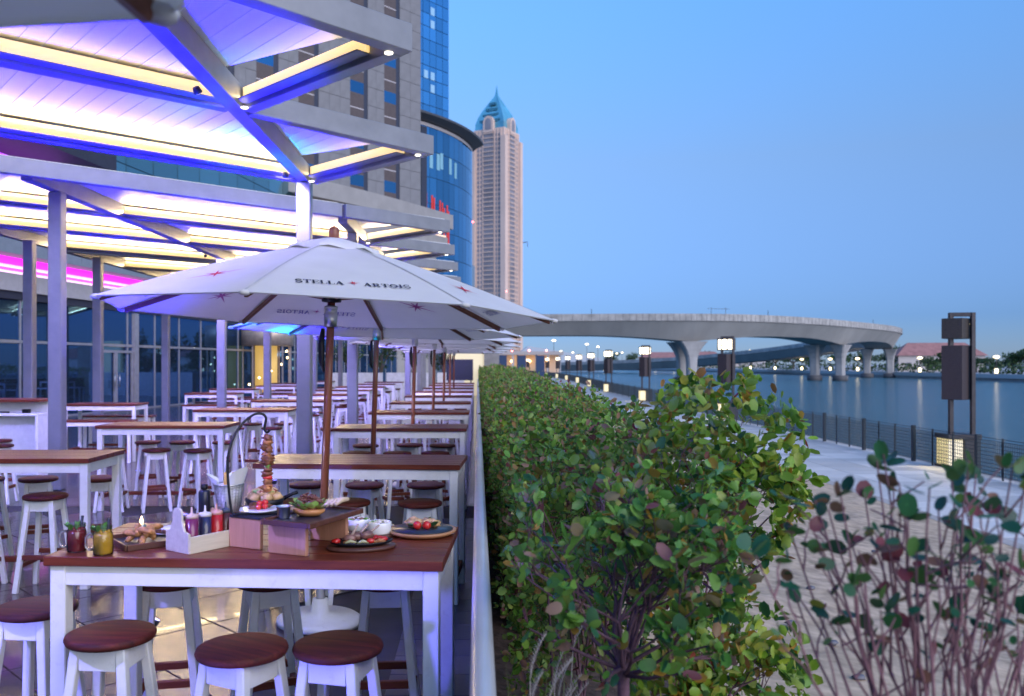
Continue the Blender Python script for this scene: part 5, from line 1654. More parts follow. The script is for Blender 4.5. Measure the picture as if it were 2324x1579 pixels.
MB().lathe([(0.012, 0.0965), (0.014, 0.10), (0.014, 0.118), (0.0, 0.119)], 16).build('cap', BLACKM, pb)

# raised wooden stands with slate
BLOCK = wood('beech_stand', (0.40, 0.19, 0.12), (0.55, 0.28, 0.18), 0.55, 0.05, 'Z')
SLATE = mat('slate_tray', (0.02, 0.022, 0.035), 0.35, var=0.3, nscale=40, coat=0.2)
def stand(label, x, y, rz, w, l, h):
    s = thing('serving_stand', label, 'stand', (x, y, TZ), rz, 'wooden serving stands')
    MB().box(-w / 2, w / 2, 0, 0.02, 0, h).build('foot', BLOCK, s, 0.002)
    MB().box(-w / 2, w / 2, l - 0.02, l, 0, h).build('foot', BLOCK, s, 0.002)
    MB().box(-w / 2, w / 2, 0.021, l - 0.021, h - 0.02, h).build('bridge', BLOCK, s, 0.002)
    return s
stand('left beech serving stand carrying the kebab and plate', -0.91, 3.35, R(-24), 0.152, 0.30, 0.116)
stand('right beech serving stand under the slate tray', -0.72, 3.237, R(-24), 0.172, 0.295, 0.116)
sz_ = TZ + 0.1165
ls = thing('slate_tray', 'dark wood-rimmed slate tray on the right serving stand', 'tray', (-0.70, 3.20, sz_), R(-24))
MB().box(-0.10, 0.10, -0.015, 0.325, 0, 0.012).build('slate', SLATE, ls, 0.001)
for (x0, x1, y0, y1) in ((-0.112, -0.1005, -0.03, 0.34), (0.1005, 0.112, -0.03, 0.34), (-0.10, 0.10, -0.03, -0.0155), (-0.10, 0.10, 0.3255, 0.34)):
    MB().box(x0, x1, y0, y1, 0, 0.02).build('rim', DARKW, ls, 0.002)
lb = thing('slate_board', 'dark slate board on the left serving stand', 'tray', (-0.90, 3.34, sz_), R(-24))
MB().box(-0.082, 0.082, 0.0, 0.30, 0, 0.010).build('slate', SLATE, lb, 0.001)
BZ = sz_ + 0.0105
# plate with grilled meat and tomatoes
MEAT = mat('grilled_meat', (0.17, 0.055, 0.02), 0.5, var=0.55, nscale=70, bump=0.5, coat=0.15)
TOM = mat('tomato', (0.55, 0.02, 0.015), 0.2, var=0.15, coat=0.4)
GREEN = mat('salad_green', (0.16, 0.33, 0.06), 0.5, var=0.45, nscale=50, bump=0.3)
PORC = mat('white_porcelain', (0.78, 0.78, 0.80), 0.2, var=0.02, coat=0.4)
pl = thing('dinner_plate', 'dark plate with white rim holding meat and cherry tomatoes', 'plate', (-0.868, 3.43, BZ))
MB().lathe([(0.0, 0.002), (0.05, 0.002), (0.078, 0.010), (0.082, 0.014), (0.080, 0.016)], 36).build('plate', PORC, pl)
MB().lathe([(0.0, 0.0105), (0.078, 0.0155)], 36).build('glaze', SLATE, pl)
m = MB()
for i in range(6):
    rr = random.Random(i + 5)
    MB().blob((rr.uniform(-.045, .04), rr.uniform(-.03, .02), 0.022 + 0.004 * (i % 2)), (0.022, 0.014, 0.010), i, 0.3, 2).build('meat_piece', MEAT, pl)
for i, (x, y, z) in enumerate([(0.002, -0.034, 0.026), (0.026, -0.028, 0.028), (0.0, -0.012, 0.036), (0.022, -0.008, 0.04)]):
    MB().blob((x, y, z), 0.0125, i, 0.03, 2).build('tomato', TOM, pl)
# iron pan of potatoes
pan = thing('iron_pan', 'black iron pan heaped with potato wedges and herbs', 'pan', (-0.885, 3.575, BZ), R(20))
MB().lathe([(0.0, 0.0), (0.060, 0.0), (0.072, 0.006), (0.080, 0.034), (0.077, 0.034), (0.068, 0.010), (0.0, 0.006)], 32).build('pan_bowl', BLACKM, pan)
MB().tube([(0.076, 0.0, 0.028), (0.115, 0.0, 0.046), (0.135, 0.0, 0.052)], [0.009, 0.007, 0.008], 8).build('handle', BLACKM, pan)
POT = mat('potato', (0.58, 0.36, 0.17), 0.55, var=0.3, nscale=30, bump=0.2)
SAU = mat('red_sauce', (0.25, 0.035, 0.015), 0.25, coat=0.4)
for i in range(12):
    a = i * 0.524
    r_ = 0.05 if i % 2 else 0.028
    MB().blob((r_ * math.cos(a), r_ * math.sin(a), 0.040 + (0.018 if i % 2 == 0 else 0)), (0.026, 0.02, 0.019), i, 0.16, 2).build('potato_wedge', POT, pan)
for i in range(8):
    a = i * 0.8 + 0.3
    MB().blob((0.035 * math.cos(a), 0.035 * math.sin(a), 0.064), (0.017, 0.012, 0.008), i + 20, 0.35, 2).build('herb', [GREEN, SAU][i % 2], pan)
# hanging kebab
kb = thing('kebab_hanger', 'curved black hook stand with a hanging meat skewer', 'kebab stand', (-0.945, 3.36, BZ))
pts = [(0.175, 0.03, 0.004), (0.02, 0.0, 0.004), (-0.015, 0.0, 0.012), (-0.028, 0.0, 0.10), (-0.034, 0.005, 0.20), (-0.024, 0.02, 0.28), (0.004, 0.045, 0.345), (0.045, 0.075, 0.386), (0.075, 0.092, 0.392), (0.092, 0.10, 0.375), (0.088, 0.10, 0.345), (0.086, 0.10, 0.328), (0.098, 0.10, 0.315), (0.108, 0.10, 0.328)]
P2 = [Vector(p) for p in catmull([tuple(p) for p in pts], 4)]
MB().tube(P2, 0.0052, 8).build('hook_rod', BLACKM, kb)
MB().tube([(0.098, 0.10, 0.318), (0.098, 0.10, 0.07)], 0.0022, 6).build('skewer', STEEL, kb)
rr = random.Random(3)
z = 0.292
i = 0
ONI = mat('charred_onion', (0.36, 0.14, 0.045), 0.5, var=0.5, nscale=80, bump=0.4)
while z > 0.085:
    if i == 7: c_, r3, nm = GREEN, (0.011, 0.011, 0.010), 'pepper_piece'
    elif i in (10, 11): c_, r3, nm = [TOM, ONI][i - 10], (0.019, 0.017, 0.009), 'pepper_piece'
    else: c_, r3, nm = [MEAT, ONI, MEAT][i % 3], (0.021 + rr.uniform(-.005, .004), 0.018, 0.0135), 'meat_piece'
    MB().blob((0.098 + rr.uniform(-.006, .006), 0.10, z), r3, i, 0.42, 2, 1.6).build(nm, c_, kb)
    z -= r3[2] * 1.2; i += 1
MB().blob((0.098, 0.10, 0.088), (0.019, 0.018, 0.017), 3, 0.06, 2).build('fruit_piece', mat('orange_fruit', (0.55, 0.2, 0.05), 0.35, coat=0.3), kb)
# wire basket with paper and chips
stand('rear wooden serving stand carrying the wire basket', -1.085, 3.50, R(-8), 0.20, 0.22, 0.095)
bk = thing('wire_basket', 'round wire basket lined with white paper and chips', 'basket', (-1.045, 3.61, TZ + 0.096))
m = MB()
for j in range(9):
    r_ = 0.047 + 0.0016 * j * 1.1; z = 0.004 + j * 0.013
    m.tube([(r_ * math.cos(a * PI / 12), r_ * math.sin(a * PI / 12), z + (0.004 if a % 2 else 0)) for a in range(25)], 0.0016, 4, False)
for a in range(24):
    m.tube([(0.046 * math.cos(a * PI / 12), 0.046 * math.sin(a * PI / 12), 0.003), (0.062 * math.cos(a * PI / 12), 0.062 * math.sin(a * PI / 12), 0.118)], 0.0013, 4, False)
m.tube([(0.063 * math.cos(a * PI / 12), 0.063 * math.sin(a * PI / 12), 0.119) for a in range(25)], 0.003, 6, False)
m.build('wire_cage', STEEL, bk)
PAPER = mat('lining_paper', (0.74, 0.74, 0.76), 0.8)
MB().lathe([(0.0, 0.006), (0.042, 0.006), (0.056, 0.115)], 20).build('liner', PAPER, bk)
for i, (a0, a1, hh) in enumerate(((150, 235, 0.165), (-80, 20, 0.195), (60, 120, 0.16))):
    m = MB(); n = 6; vs = []
    for k in range(n + 1):
        a = R(a0 + (a1 - a0) * k / n)
        w_ = math.sin(PI * k / n)
        vs += [(0.055 * math.cos(a), 0.055 * math.sin(a), 0.10), ((0.062 + 0.03 * w_) * math.cos(a), (0.062 + 0.03 * w_) * math.sin(a), 0.125 + (hh - 0.125) * (0.35 + 0.65 * w_))]
    m.add(vs, [(2 * k, 2 * k + 2, 2 * k + 3, 2 * k + 1) for k in range(n)], True)
    m.build('paper_flap', PAPER, bk)
for i in range(9):
    rr = random.Random(i + 70)
    x, y = rr.uniform(-.03, .03), rr.uniform(-.03, .03)
    MB().bar((x, y, 0.05), (x + rr.uniform(-.012, .012), y + rr.uniform(-.012, .012), 0.14 + rr.uniform(0, .03)), 0.010, 0.010).build('chip', mat('chip', (0.72, 0.42, 0.10), 0.6), bk, 0.002)
# steel sauce cup
SZ2 = sz_ + 0.0125
cup = thing('sauce_cup', 'small steel cup of white sauce on the slate tray', 'cup', (-0.742, 3.285, SZ2))
MB().lathe([(0.0, 0.001), (0.021, 0.001), (0.022, 0.003), (0.028, 0.046), (0.030, 0.047), (0.027, 0.045), (0.021, 0.006), (0.0, 0.006)], 28).build('cup_wall', STEEL, cup)
MB().lathe([(0.0, 0.043), (0.026, 0.040)], 24).build('sauce', mat('white_sauce', (0.75, 0.72, 0.68), 0.4), cup)
# sandwich
sw_ = thing('meat_sandwich', 'open sandwich of pulled meat and lettuce on the slate tray', 'sandwich', (-0.655, 3.34, SZ2), R(-15))
BUN = mat('bread_crust', (0.46, 0.20, 0.07), 0.5, var=0.3, nscale=25)
MB().lathe([(0.0, 0.0), (0.040, 0.002), (0.056, 0.014), (0.060, 0.024), (0.052, 0.028), (0.0, 0.028)], 28, sx=1.08, sy=0.85).build('bun', BUN, sw_)
for i in range(16):
    a = i * 2 * PI / 16
    m = MB()
    vs, fs = leaf_mesh(0.04, 0.036, 0.5, 0.7)
    q = Matrix.Rotation(a - PI / 2, 4, 'Z') @ Matrix.Rotation(R(-12 + 14 * (i % 3)), 4, 'X')
    m.add([q @ Vector(v) + Vector((0.036 * math.cos(a), 0.03 * math.sin(a), 0.028 + 0.006 * (i % 2))) for v in vs], fs, True)
    m.build('lettuce_leaf', mat('lettuce', (0.30, 0.48, 0.12), 0.45, var=0.3, nscale=40), sw_)
m = MB()
for i in range(70):
    rr = random.Random(i + 100)
    a, r_ = rr.uniform(0, 6.28), 0.044 * math.sqrt(rr.random())
    z = 0.044 + 0.036 * (1 - r_ / 0.05) + rr.uniform(0, .008)
    d = Vector((rr.uniform(-1, 1), rr.uniform(-1, 1), rr.uniform(-.5, .5))).normalized() * 0.014
    p = Vector((r_ * math.cos(a) * 1.1, r_ * math.sin(a) * 0.85, z))
    m.tube([p - d, p + Vector((0, 0, 0.004)), p + d], [0.002, 0.0042, 0.002], 5)
m.blob((0, 0, 0.040), (0.047, 0.037, 0.030), 4, 0.2, 2)
tag(m.build('pulled_meat', mat('pulled_meat', (0.17, 0.055, 0.035), 0.4, var=0.4, nscale=60, coat=0.3), sw_), kind='stuff')
brd = thing('bread_slices', 'stack of pale bread slices at the back of the slate tray', 'bread', (-0.578, 3.47, SZ2), R(-24))
for i in range(4):
    MB().tube([(-0.045 + i * 0.022, -0.03, 0.014 + 0.004 * i), (-0.035 + i * 0.022, 0.0, 0.03 + 0.004 * i), (-0.02 + i * 0.022, 0.03, 0.034 + 0.003 * i)], [0.008, 0.012, 0.008], 8).build('bread_slice', mat('bread', (0.62, 0.47, 0.32), 0.7, var=0.15, nscale=30), brd)
# two white ramekins on a board
rb = thing('ramekin_board', 'small round wooden board under the two white bowls', 'board', (-0.45, 3.62, TZ))
MB().lathe([(0.0, 0), (0.11, 0), (0.113, 0.006), (0.11, 0.012), (0.0, 0.012)], 36, sx=1.1, sy=0.9).build('board', DARKW, rb)
for k, (x, y, r_) in enumerate(((-0.508, 3.66, 0.049), (-0.412, 3.59, 0.052))):
    o = thing('ramekin', ['white bowl of nut-topped salad, the left of two', 'white bowl of creamy rice with herbs, the right of two'][k], 'bowl', (x, y, TZ + 0.0125), 0, 'white bowls on the front table')
    MB().lathe([(0.0, 0.0), (r_ * 0.93, 0.0), (r_ * 0.97, 0.004), (r_, 0.044), (r_ * 0.97, 0.047), (r_ * 0.93, 0.044), (r_ * 0.9, 0.03), (0.0, 0.03)], 36).build('bowl', PORC, o)
    for i in range(26):
        rr = random.Random(i + 300 * k)
        a, q = rr.uniform(0, 6.28), r_ * 0.82 * math.sqrt(rr.random())
        MB().blob((q * math.cos(a), q * math.sin(a), 0.040 + 0.012 * (1 - q / r_)), (0.011, 0.009, 0.006), i, 0.3, 1).build('salad_piece', [mat('slaw', (0.66, 0.60, 0.50), 0.5), mat('nut', (0.20, 0.10, 0.06), 0.5), GREEN, mat('slaw', (0.66, 0.6, 0.5))][(i % 3 if k == 0 else (2 if i % 5 == 0 else 3))], o)
# lamb chops on an oval iron plate
ch = thing('sizzler_plate', 'oval black sizzler plate of lamb chops on a dark board', 'plate', (-0.452, 3.345, TZ), R(14))
MB().lathe([(0.0, 0), (0.128, 0), (0.137, 0.007), (0.131, 0.015), (0.0, 0.015)], 44, sx=1, sy=0.62).build('board', DARKW, ch)
MB().lathe([(0.0, 0.0155), (0.09, 0.0155), (0.118, 0.026), (0.122, 0.032), (0.117, 0.032), (0.09, 0.021), (0.0, 0.020)], 44, sx=1, sy=0.6).build('iron_plate', BLACKM, ch)
for i, (x, y, a) in enumerate([(-0.045, 0.0, 55), (-0.015, 0.012, 40), (0.02, 0.0, 30)]):
    c = Vector((x, y, 0.040 + 0.006 * i))
    d = Vector((math.cos(R(a)), 0.3, math.sin(R(a)) * 1.1))
    mm = MB().blob((c.x, c.y, c.z), (0.028, 0.018, 0.016), i, 0.2, 2).build('chop', mat('lamb', (0.20, 0.09, 0.07), 0.4, var=0.4, nscale=50, coat=0.3), ch)
    MB().tube([c + d * 0.01, c + d * 0.035, c + d * 0.058], [0.008, 0.005, 0.0045], 8).build('bone', mat('bone', (0.42, 0.30, 0.26), 0.5), mm)
for i, (x, y) in enumerate([(0.03, -0.035), (0.075, 0.012), (0.085, -0.005), (-0.10, -0.012), (0.06, 0.02)]):
    MB().blob((x, y, 0.034), (0.017, 0.012, 0.010), i, 0.25, 2).build('pepper_slice', TOM, ch)
for i in range(7):
    rr = random.Random(i + 900)
    x, y = rr.uniform(-.05, .07), rr.uniform(-.045, -.01)
    MB().tube([(x - 0.022, y, 0.028), (x, y + 0.004, 0.034), (x + 0.022, y - 0.004, 0.029)], [0.004, 0.008, 0.004], 6).build('onion_strip', [ONI, mat('leek', (0.42, 0.40, 0.22), 0.5)][i % 2], ch)
# round slate with chicken and tomatoes
rp = thing('round_slate_plate', 'round slate on wooden rim with chicken and two tomatoes', 'plate', (-0.235, 3.63, TZ))
MB().lathe([(0.0, 0), (0.118, 0), (0.142, 0.012), (0.145, 0.022), (0.135, 0.022), (0.0, 0.018)], 48).build('wood_rim', wood('bamboo', (0.36, 0.17, 0.08), (0.5, 0.26, 0.13), 0.45, 0.2, 'X'), rp)
MB().lathe([(0.0, 0.0225), (0.130, 0.0225), (0.130, 0.025), (0.0, 0.025)], 48).build('slate', SLATE, rp)
for i, (x, y, r3) in enumerate([(-0.035, 0.03, (0.042, 0.026, 0.022)), (0.03, 0.032, (0.044, 0.026, 0.024)), (0.055, 0.01, (0.022, 0.018, 0.016))]):
    MB().blob((x, y, 0.042), r3, i + 4, 0.2, 2).build('chicken_piece', mat('chicken', (0.50, 0.30, 0.13), 0.45, var=0.6, nscale=45, bump=0.2, coat=0.2), rp)
for i, x in enumerate((-0.018, 0.022)):
    MB().blob((x, -0.035, 0.043), 0.0185, i, 0.02, 2).build('tomato', TOM, rp)
for i in range(10):
    m = MB(); a = i * 0.7
    add_leaf(m, (0.01 + 0.035 * math.cos(a), 0.0 + 0.016 * math.sin(a), 0.036), (math.cos(a), math.sin(a) * 0.5 - 0.2, 0.4), 0.04, 0.022, a)
    m.build('salad_leaf', mat('dark_salad', (0.03, 0.10, 0.03), 0.4, var=0.4, nscale=40), rp)
m = MB(); add_leaf(m, (-0.05, -0.02, 0.027), (-1, -0.1, 0.1), 0.05, 0.012); m.build('salad_leaf', MATS['dark_salad'], rp)
# ================================================================ PLANTS
BARK = mat('shrub_bark', (0.12, 0.06, 0.085), 0.8, var=0.35, nscale=40, bump=0.4)
BARK2 = mat('tree_bark', (0.12, 0.09, 0.07), 0.9, var=0.3, nscale=8, bump=0.4)
LEAFA = leafmat('foliage')
PAL_A = [((0.12, 0.33, 0.06), 28), ((0.06, 0.22, 0.12), 14), ((0.22, 0.43, 0.08), 28), ((0.30, 0.38, 0.08), 10), ((0.40, 0.24, 0.20), 9), ((0.30, 0.10, 0.14), 5), ((0.42, 0.24, 0.04), 6)]
PAL_B = [((0.22, 0.38, 0.035), 28), ((0.34, 0.44, 0.05), 26), ((0.12, 0.28, 0.03), 20), ((0.40, 0.40, 0.07), 10), ((0.44, 0.22, 0.03), 8), ((0.30, 0.06, 0.04), 3), ((0.04, 0.14, 0.05), 12)]
PAL_H = [((0.12, 0.28, 0.04), 30), ((0.21, 0.36, 0.05), 26), ((0.07, 0.19, 0.05), 16), ((0.30, 0.36, 0.07), 10), ((0.36, 0.20, 0.15), 11), ((0.26, 0.08, 0.10), 6), ((0.32, 0.17, 0.05), 10)]
PAL_C = [((0.018, 0.13, 0.06), 44), ((0.012, 0.085, 0.07), 28), ((0.05, 0.20, 0.05), 18), ((0.27, 0.06, 0.09), 13), ((0.34, 0.16, 0.12), 8), ((0.32, 0.27, 0.03), 4)]
def pick_cols(pal, n):
    w_ = np.array([p[1] for p in pal], float); w_ /= w_.sum()
    c = np.array([p[0] for p in pal])[nr.choice(len(pal), n, p=w_)]
    return np.clip(c * nr.uniform(0.75, 1.3, (n, 1)), 0, 1)
def ramp_of(pal):
    tot = sum(p[1] for p in pal); t = 0; st = []
    for c, w_ in pal[:8]:
        st.append((t / tot, c)); t += w_
    return st
def cmat(name, pal):
    m = leafmat(name, False, ramp_of(pal))
    for n_ in m.node_tree.nodes:
        if n_.type == 'VALTORGB': n_.color_ramp.interpolation = 'CONSTANT'
    return m
def norm(a): return a / np.maximum(np.linalg.norm(a, axis=1, keepdims=True), 1e-9)
LEAF8 = np.array([[0, 0, 0], [0, .34, -.03], [0, .76, -.01], [0, 1, .05], [-.43, .32, .07], [-.43, .78, .09], [.43, .32, .07], [.43, .78, .09]])
F8 = [(0, 1, 4), (4, 1, 2, 5), (5, 2, 3), (0, 6, 1), (1, 6, 7, 2), (2, 7, 3)]
LEAF4 = np.array([[0, 0, 0], [-.45, .55, .05], [.45, .55, .05], [0, 1, 0]])
F4 = [(0, 2, 3, 1)]
def foliage(name, pos, axis, size, pal, parent, wid=0.62, simple=False, kind='stuff'):
    n = len(pos)
    y = norm(axis)
    r = norm(np.cross(y, nr.normal(size=(n, 3))))
    z = np.cross(r, y)
    base, F = (LEAF4, F4) if simple else (LEAF8, F8)
    s = size[:, None]
    V = (pos[:, None, :] + (base[None, :, 0, None] * (s * wid)[:, :, None]) * r[:, None, :] + (base[None, :, 1, None] * s[:, :, None]) * y[:, None, :] + (base[None, :, 2, None] * s[:, :, None]) * z[:, None, :])
    k = len(base)
    me = bpy.data.meshes.new(name)
    V = V.reshape(-1, 3)
    loops = []; starts = []; tot = 0
    fl_ = np.concatenate([np.array(f) for f in F]); lens = [len(f) for f in F]
    allv = (fl_[None, :] + (np.arange(n) * k)[:, None]).ravel()
    ln = np.tile(lens, n); st = np.concatenate([[0], np.cumsum(ln)[:-1]])
    me.vertices.add(len(V)); me.vertices.foreach_set('co', V.astype(np.float32).ravel())
    me.loops.add(len(allv)); me.loops.foreach_set('vertex_index', allv.astype(np.int32))
    me.polygons.add(len(ln)); me.polygons.foreach_set('loop_start', st.astype(np.int32)); me.polygons.foreach_set('loop_total', ln.astype(np.int32))
    me.polygons.foreach_set('use_smooth', np.ones(len(ln), bool))
    me.update(calc_edges=True); me.validate()
    c = pick_cols(pal, n)
    ca_ = me.color_attributes.new('leafcol', 'FLOAT_COLOR', 'POINT')
    cc = np.concatenate([np.repeat(c, k, axis=0), np.ones((n * k, 1))], axis=1)
    ca_.data.foreach_set('color', cc.astype(np.float32).ravel())
    me.materials.append(LEAFA)
    o = obj(name, me, parent)
    if kind: tag(o, kind=kind)
    return o
def rosette(P, ax, k, jit=0.012):
    """every twig tip carries a rosette of k leaves"""
    n = len(P)
    P2 = np.repeat(P, k, axis=0) + nr.normal(size=(n * k, 3)) * jit
    a = np.repeat(norm(ax), k, axis=0)
    side = nr.normal(size=(n * k, 3)); side -= a * np.sum(side * a, axis=1, keepdims=True)
    return P2, norm(a * nr.uniform(0.15, 0.9, (n * k, 1)) + norm(side) * 0.8)
def leaf_variants(matl, n=4):
    out = []
    for i in range(n):
        vs, fs = leaf_mesh(1.0, 0.58 + 0.06 * i, 0.35 - 0.12 * i, [0.05, 0.2, -0.15, 0.1][i], 6)
        out.append(MB().add(vs, fs, True).mesh('leaf', matl))
    return out
def leaf_parts(parent, pos, axis, size, variants):
    for p, a, s in zip(pos, axis, size):
        d = Vector(a).normalized()
        q = d.to_track_quat('Y', 'Z').to_matrix().to_4x4() @ Matrix.Rotation(rnd.uniform(-1.3, 1.3), 4, 'Y')
        o = obj('leaf', variants[rnd.randrange(len(variants))], parent)
        o.location = Vector(p); o.rotation_euler = q.to_euler(); o.scale = (s, s, s)

def shrub(name, label, c, rad, nprim, depth, L0, per_tip, nparts, pal, size, fork, ground, trunk_r, cat='shrub', br_r=0.006, low=-0.1, kids=(2, 3), extra=0):
    """trunk, limbs that fork again and again inside the crown's outline, a rosette of leaves on every twig tip"""
    root = thing(name, label, cat, (fork[0], fork[1], ground), 0)
    off = Vector((fork[0], fork[1], ground))
    C_ = Vector(c) - off
    f = Vector((0, 0, fork[2] - ground))
    rs = random.Random(hash(len(label)) % 1000 + int(c[1] * 100))
    MB().tube([(0.012, 0, 0), (-0.006, 0.006, f.z * 0.5), (0.003, 0, f.z * 0.8), (0, 0, f.z + 0.01)], [trunk_r * 1.3, trunk_r, trunk_r * 1.05, trunk_r * 0.95], 10).build('trunk', BARK, root)
    m = MB(); tips = []
    def inside(p):
        q = p - C_
        return (q.x / rad[0]) ** 2 + (q.y / rad[1]) ** 2 + (q.z / rad[2]) ** 2
    def grow(p, d, L_, r, dep):
        pts = [p]; dd = d.copy(); n_ = 3
        for i in range(n_):
            dd = (dd + Vector((rs.uniform(-.22, .22), rs.uniform(-.22, .22), rs.uniform(-.12, .2)))).normalized()
            q = pts[-1] + dd * L_ / n_
            if inside(q) > 1.15 and dep < depth: break
            pts.append(q)
        if len(pts) < 2:
            tips.append((p, d)); return
        m.tube(pts, [r * (1 - 0.35 * i / (len(pts) - 1)) for i in range(len(pts))], 5 if dep > 1 else 4, False)
        if rs.random() < 0.35 and dep <= 2: tips.append((pts[1], (dd + Vector((rs.uniform(-1, 1), rs.uniform(-1, 1), 0.2))).normalized()))
        if dep == 0 or inside(pts[-1]) > 1.0:
            tips.append((pts[-1], dd)); return
        for k in range(rs.randint(*kids)):
            nd = (dd + Vector((rs.uniform(-.75, .75), rs.uniform(-.75, .75), rs.uniform(-.45, .55)))).normalized()
            grow(pts[-1], nd, L_ * rs.uniform(0.62, 0.85), r * 0.64, dep - 1)
    for i in range(nprim):
        a_ = 2 * PI * i / nprim * 2.4 + rs.uniform(-.3, .3)
        el = rs.uniform(low, 1.0)
        d = Vector((math.cos(a_) * math.cos(el * 1.45), math.sin(a_) * math.cos(el * 1.45), math.sin(el * 1.45) + 0.12)).normalized()
        grow(f + Vector((rs.uniform(-.008, .008), rs.uniform(-.008, .008), rs.uniform(-.05, 0.0))), d, L0 * rs.uniform(0.8, 1.2), br_r, depth)
    tag(m.build('branches', BARK, root), kind='stuff')
    P = np.array([tuple(t[0]) for t in tips]); ax = np.array([tuple(t[1]) for t in tips])
    P, ax = rosette(P, ax + np.array([0, 0, 0.35]), per_tip, 0.010)
    if extra:
        d = norm(nr.normal(size=(extra, 3))); q = np.array(tuple(C_)) + d * nr.uniform(0.5, 1.0, (extra, 1)) ** 0.5 * np.array(rad)
        q2, a2 = rosette(q, d + np.array([0, 0, 0.4]), 5, 0.012)
        P = np.concatenate([P, q2]); ax = np.concatenate([ax, a2])
    n = len(P)
    sz = size * nr.uniform(0.5, 1.25, n)
    dist = np.linalg.norm(P + np.array(tuple(off)) - np.array([0, 0, 1.72]), axis=1)
    order = np.argsort(dist)
    ip, ir = order[:nparts], order[nparts:]
    if nparts:
        leaf_parts(root, P[ip], ax[ip], sz[ip], leaf_variants(cmat('leaf_' + name, pal)))
    if len(ir):
        foliage('foliage', P[ir], ax[ir], sz[ir], pal, root)
    return root

# dark soil under the planting
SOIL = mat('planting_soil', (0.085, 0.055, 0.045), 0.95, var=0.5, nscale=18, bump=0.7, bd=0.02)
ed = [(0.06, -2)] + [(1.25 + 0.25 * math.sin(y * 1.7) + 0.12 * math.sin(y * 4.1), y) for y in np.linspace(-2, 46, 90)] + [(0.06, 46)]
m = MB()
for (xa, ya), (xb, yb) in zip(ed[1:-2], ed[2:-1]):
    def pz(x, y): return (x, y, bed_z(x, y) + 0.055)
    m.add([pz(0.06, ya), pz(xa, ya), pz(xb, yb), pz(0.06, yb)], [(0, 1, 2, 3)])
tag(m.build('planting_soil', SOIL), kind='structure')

# long hedge beside the rail
hedge = thing('hedge', 'long leafy green hedge running beside the white handrail', 'hedge', (0.7, 3.4, -0.2))
def hedge_pts(n, y0, y1, pw=1.0):
    y = y0 + (y1 - y0) * nr.uniform(0, 1, n) ** pw
    side = nr.uniform(0, 1, n)
    topz = 1.32 + 0.10 * np.sin(y * 1.9) + 0.07 * np.sin(y * 4.7 + 1) + 0.03 * np.sin(y * 11) + 0.004 * (y - 3)
    halfw = 0.47 + 0.06 * np.sin(y * 1.9 + 2) + 0.012 * np.minimum(y - 3, 30)
    x = np.zeros(n); z = np.zeros(n); nx_ = np.zeros(n); nz_ = np.zeros(n)
    t = side < 0.5
    u = nr.uniform(-1, 1, n)
    x[t] = u[t] * halfw[t]; z[t] = topz[t] - 0.16 * np.abs(u[t]) ** 3 - 0.22 * nr.uniform(0, 1, t.sum()) ** 2; nz_[t] = 1; nx_[t] = u[t] * 0.5
    bumps = 0.06 * np.sin(x * 9 + y * 4) * np.sin(y * 6 + x * 3)
    z += np.where(t, bumps, 0)
    l = (side >= 0.5) & (side < 0.75)
    v = nr.uniform(0, 1, n)
    x[l] = -halfw[l] + 0.16 * v[l] ** 2; z[l] = topz[l] - 1.25 * nr.uniform(0, 1, l.sum()); nx_[l] = -1; nz_[l] = 0.3
    r = side >= 0.75
    x[r] = halfw[r] - 0.2 * v[r] ** 2; z[r] = topz[r] - 1.1 * nr.uniform(0, 1, r.sum()); nx_[r] = 1; nz_[r] = 0.3
    P = np.stack([x + 0.64 + 0.008 * np.minimum(y - 3, 30) - 0.7, y - 3.4, z + 0.2], axis=1)
    P[:, 0] = np.maximum(P[:, 0], 0.115 - 0.7)
    ax = norm(np.stack([nx_ * 0.7, np.full(n, -0.1), nz_ * 0.8 + 0.35], axis=1) + nr.normal(size=(n, 3)) * 0.55)
    return P, ax
P, ax = hedge_pts(3000, 3.5, 9.5, 1.1)
P, ax = rosette(P, ax, 6, 0.014)
front = nr.uniform(0, 1, 2600)
sz = 0.042 * nr.uniform(0.55, 1.25, len(P))
o_ = np.argsort(P[:, 1] - 0.5 * P[:, 2])
o_ = np.argsort(P[:, 1] * 1.0 - (P[:, 2] > 0.9) * 1.5)
ip, ir = o_[:300], o_[300:]
leaf_parts(hedge, P[ip], ax[ip], sz[ip], leaf_variants(cmat('leaf_hedge', PAL_H)))
foliage('foliage', P[ir], ax[ir], sz[ir], PAL_H, hedge)
# leaves on the blunt near end and deep inside, so that the hedge is leafy all through
n = 5200
P = np.stack([nr.uniform(-0.56, 0.35, n), 0.15 + 2.6 * nr.uniform(0, 1, n) ** 1.3, nr.uniform(0.55, 1.42, n)], axis=1)
foliage('foliage', P, norm(np.array([0, -0.7, 0.4]) + nr.normal(size=(n, 3)) * 0.6), 0.05 * nr.uniform(0.6, 1.2, n), PAL_H, hedge)
P, ax = hedge_pts(3400, 9.5, 24, 1.2)
P, ax = rosette(P, ax, 5, 0.025)
foliage('foliage', P, ax, 0.06 * nr.uniform(0.6, 1.2, len(P)), PAL_H, hedge, simple=True)
P, ax = hedge_pts(9000, 24, 46)
foliage('foliage', P, ax, 0.10 * nr.uniform(0.6, 1.2, len(P)), PAL_H, hedge, simple=True)
m = MB()
for i in range(90):
    y = rnd.uniform(0.2, 8); x = rnd.uniform(-0.35, 0.6)
    m.tube([(x, y, 0), (x + rnd.uniform(-.15, .15), y + rnd.uniform(-.15, .15), 0.8), (x + rnd.uniform(-.3, .3), y + rnd.uniform(-.3, .3), 1.45)], [0.010, 0.006, 0.002], 5, False)
tag(m.build('stems', BARK, hedge), kind='stuff')
m = MB().box(-0.40, 0.22, 2.4, 42, 0.02, 1.12)
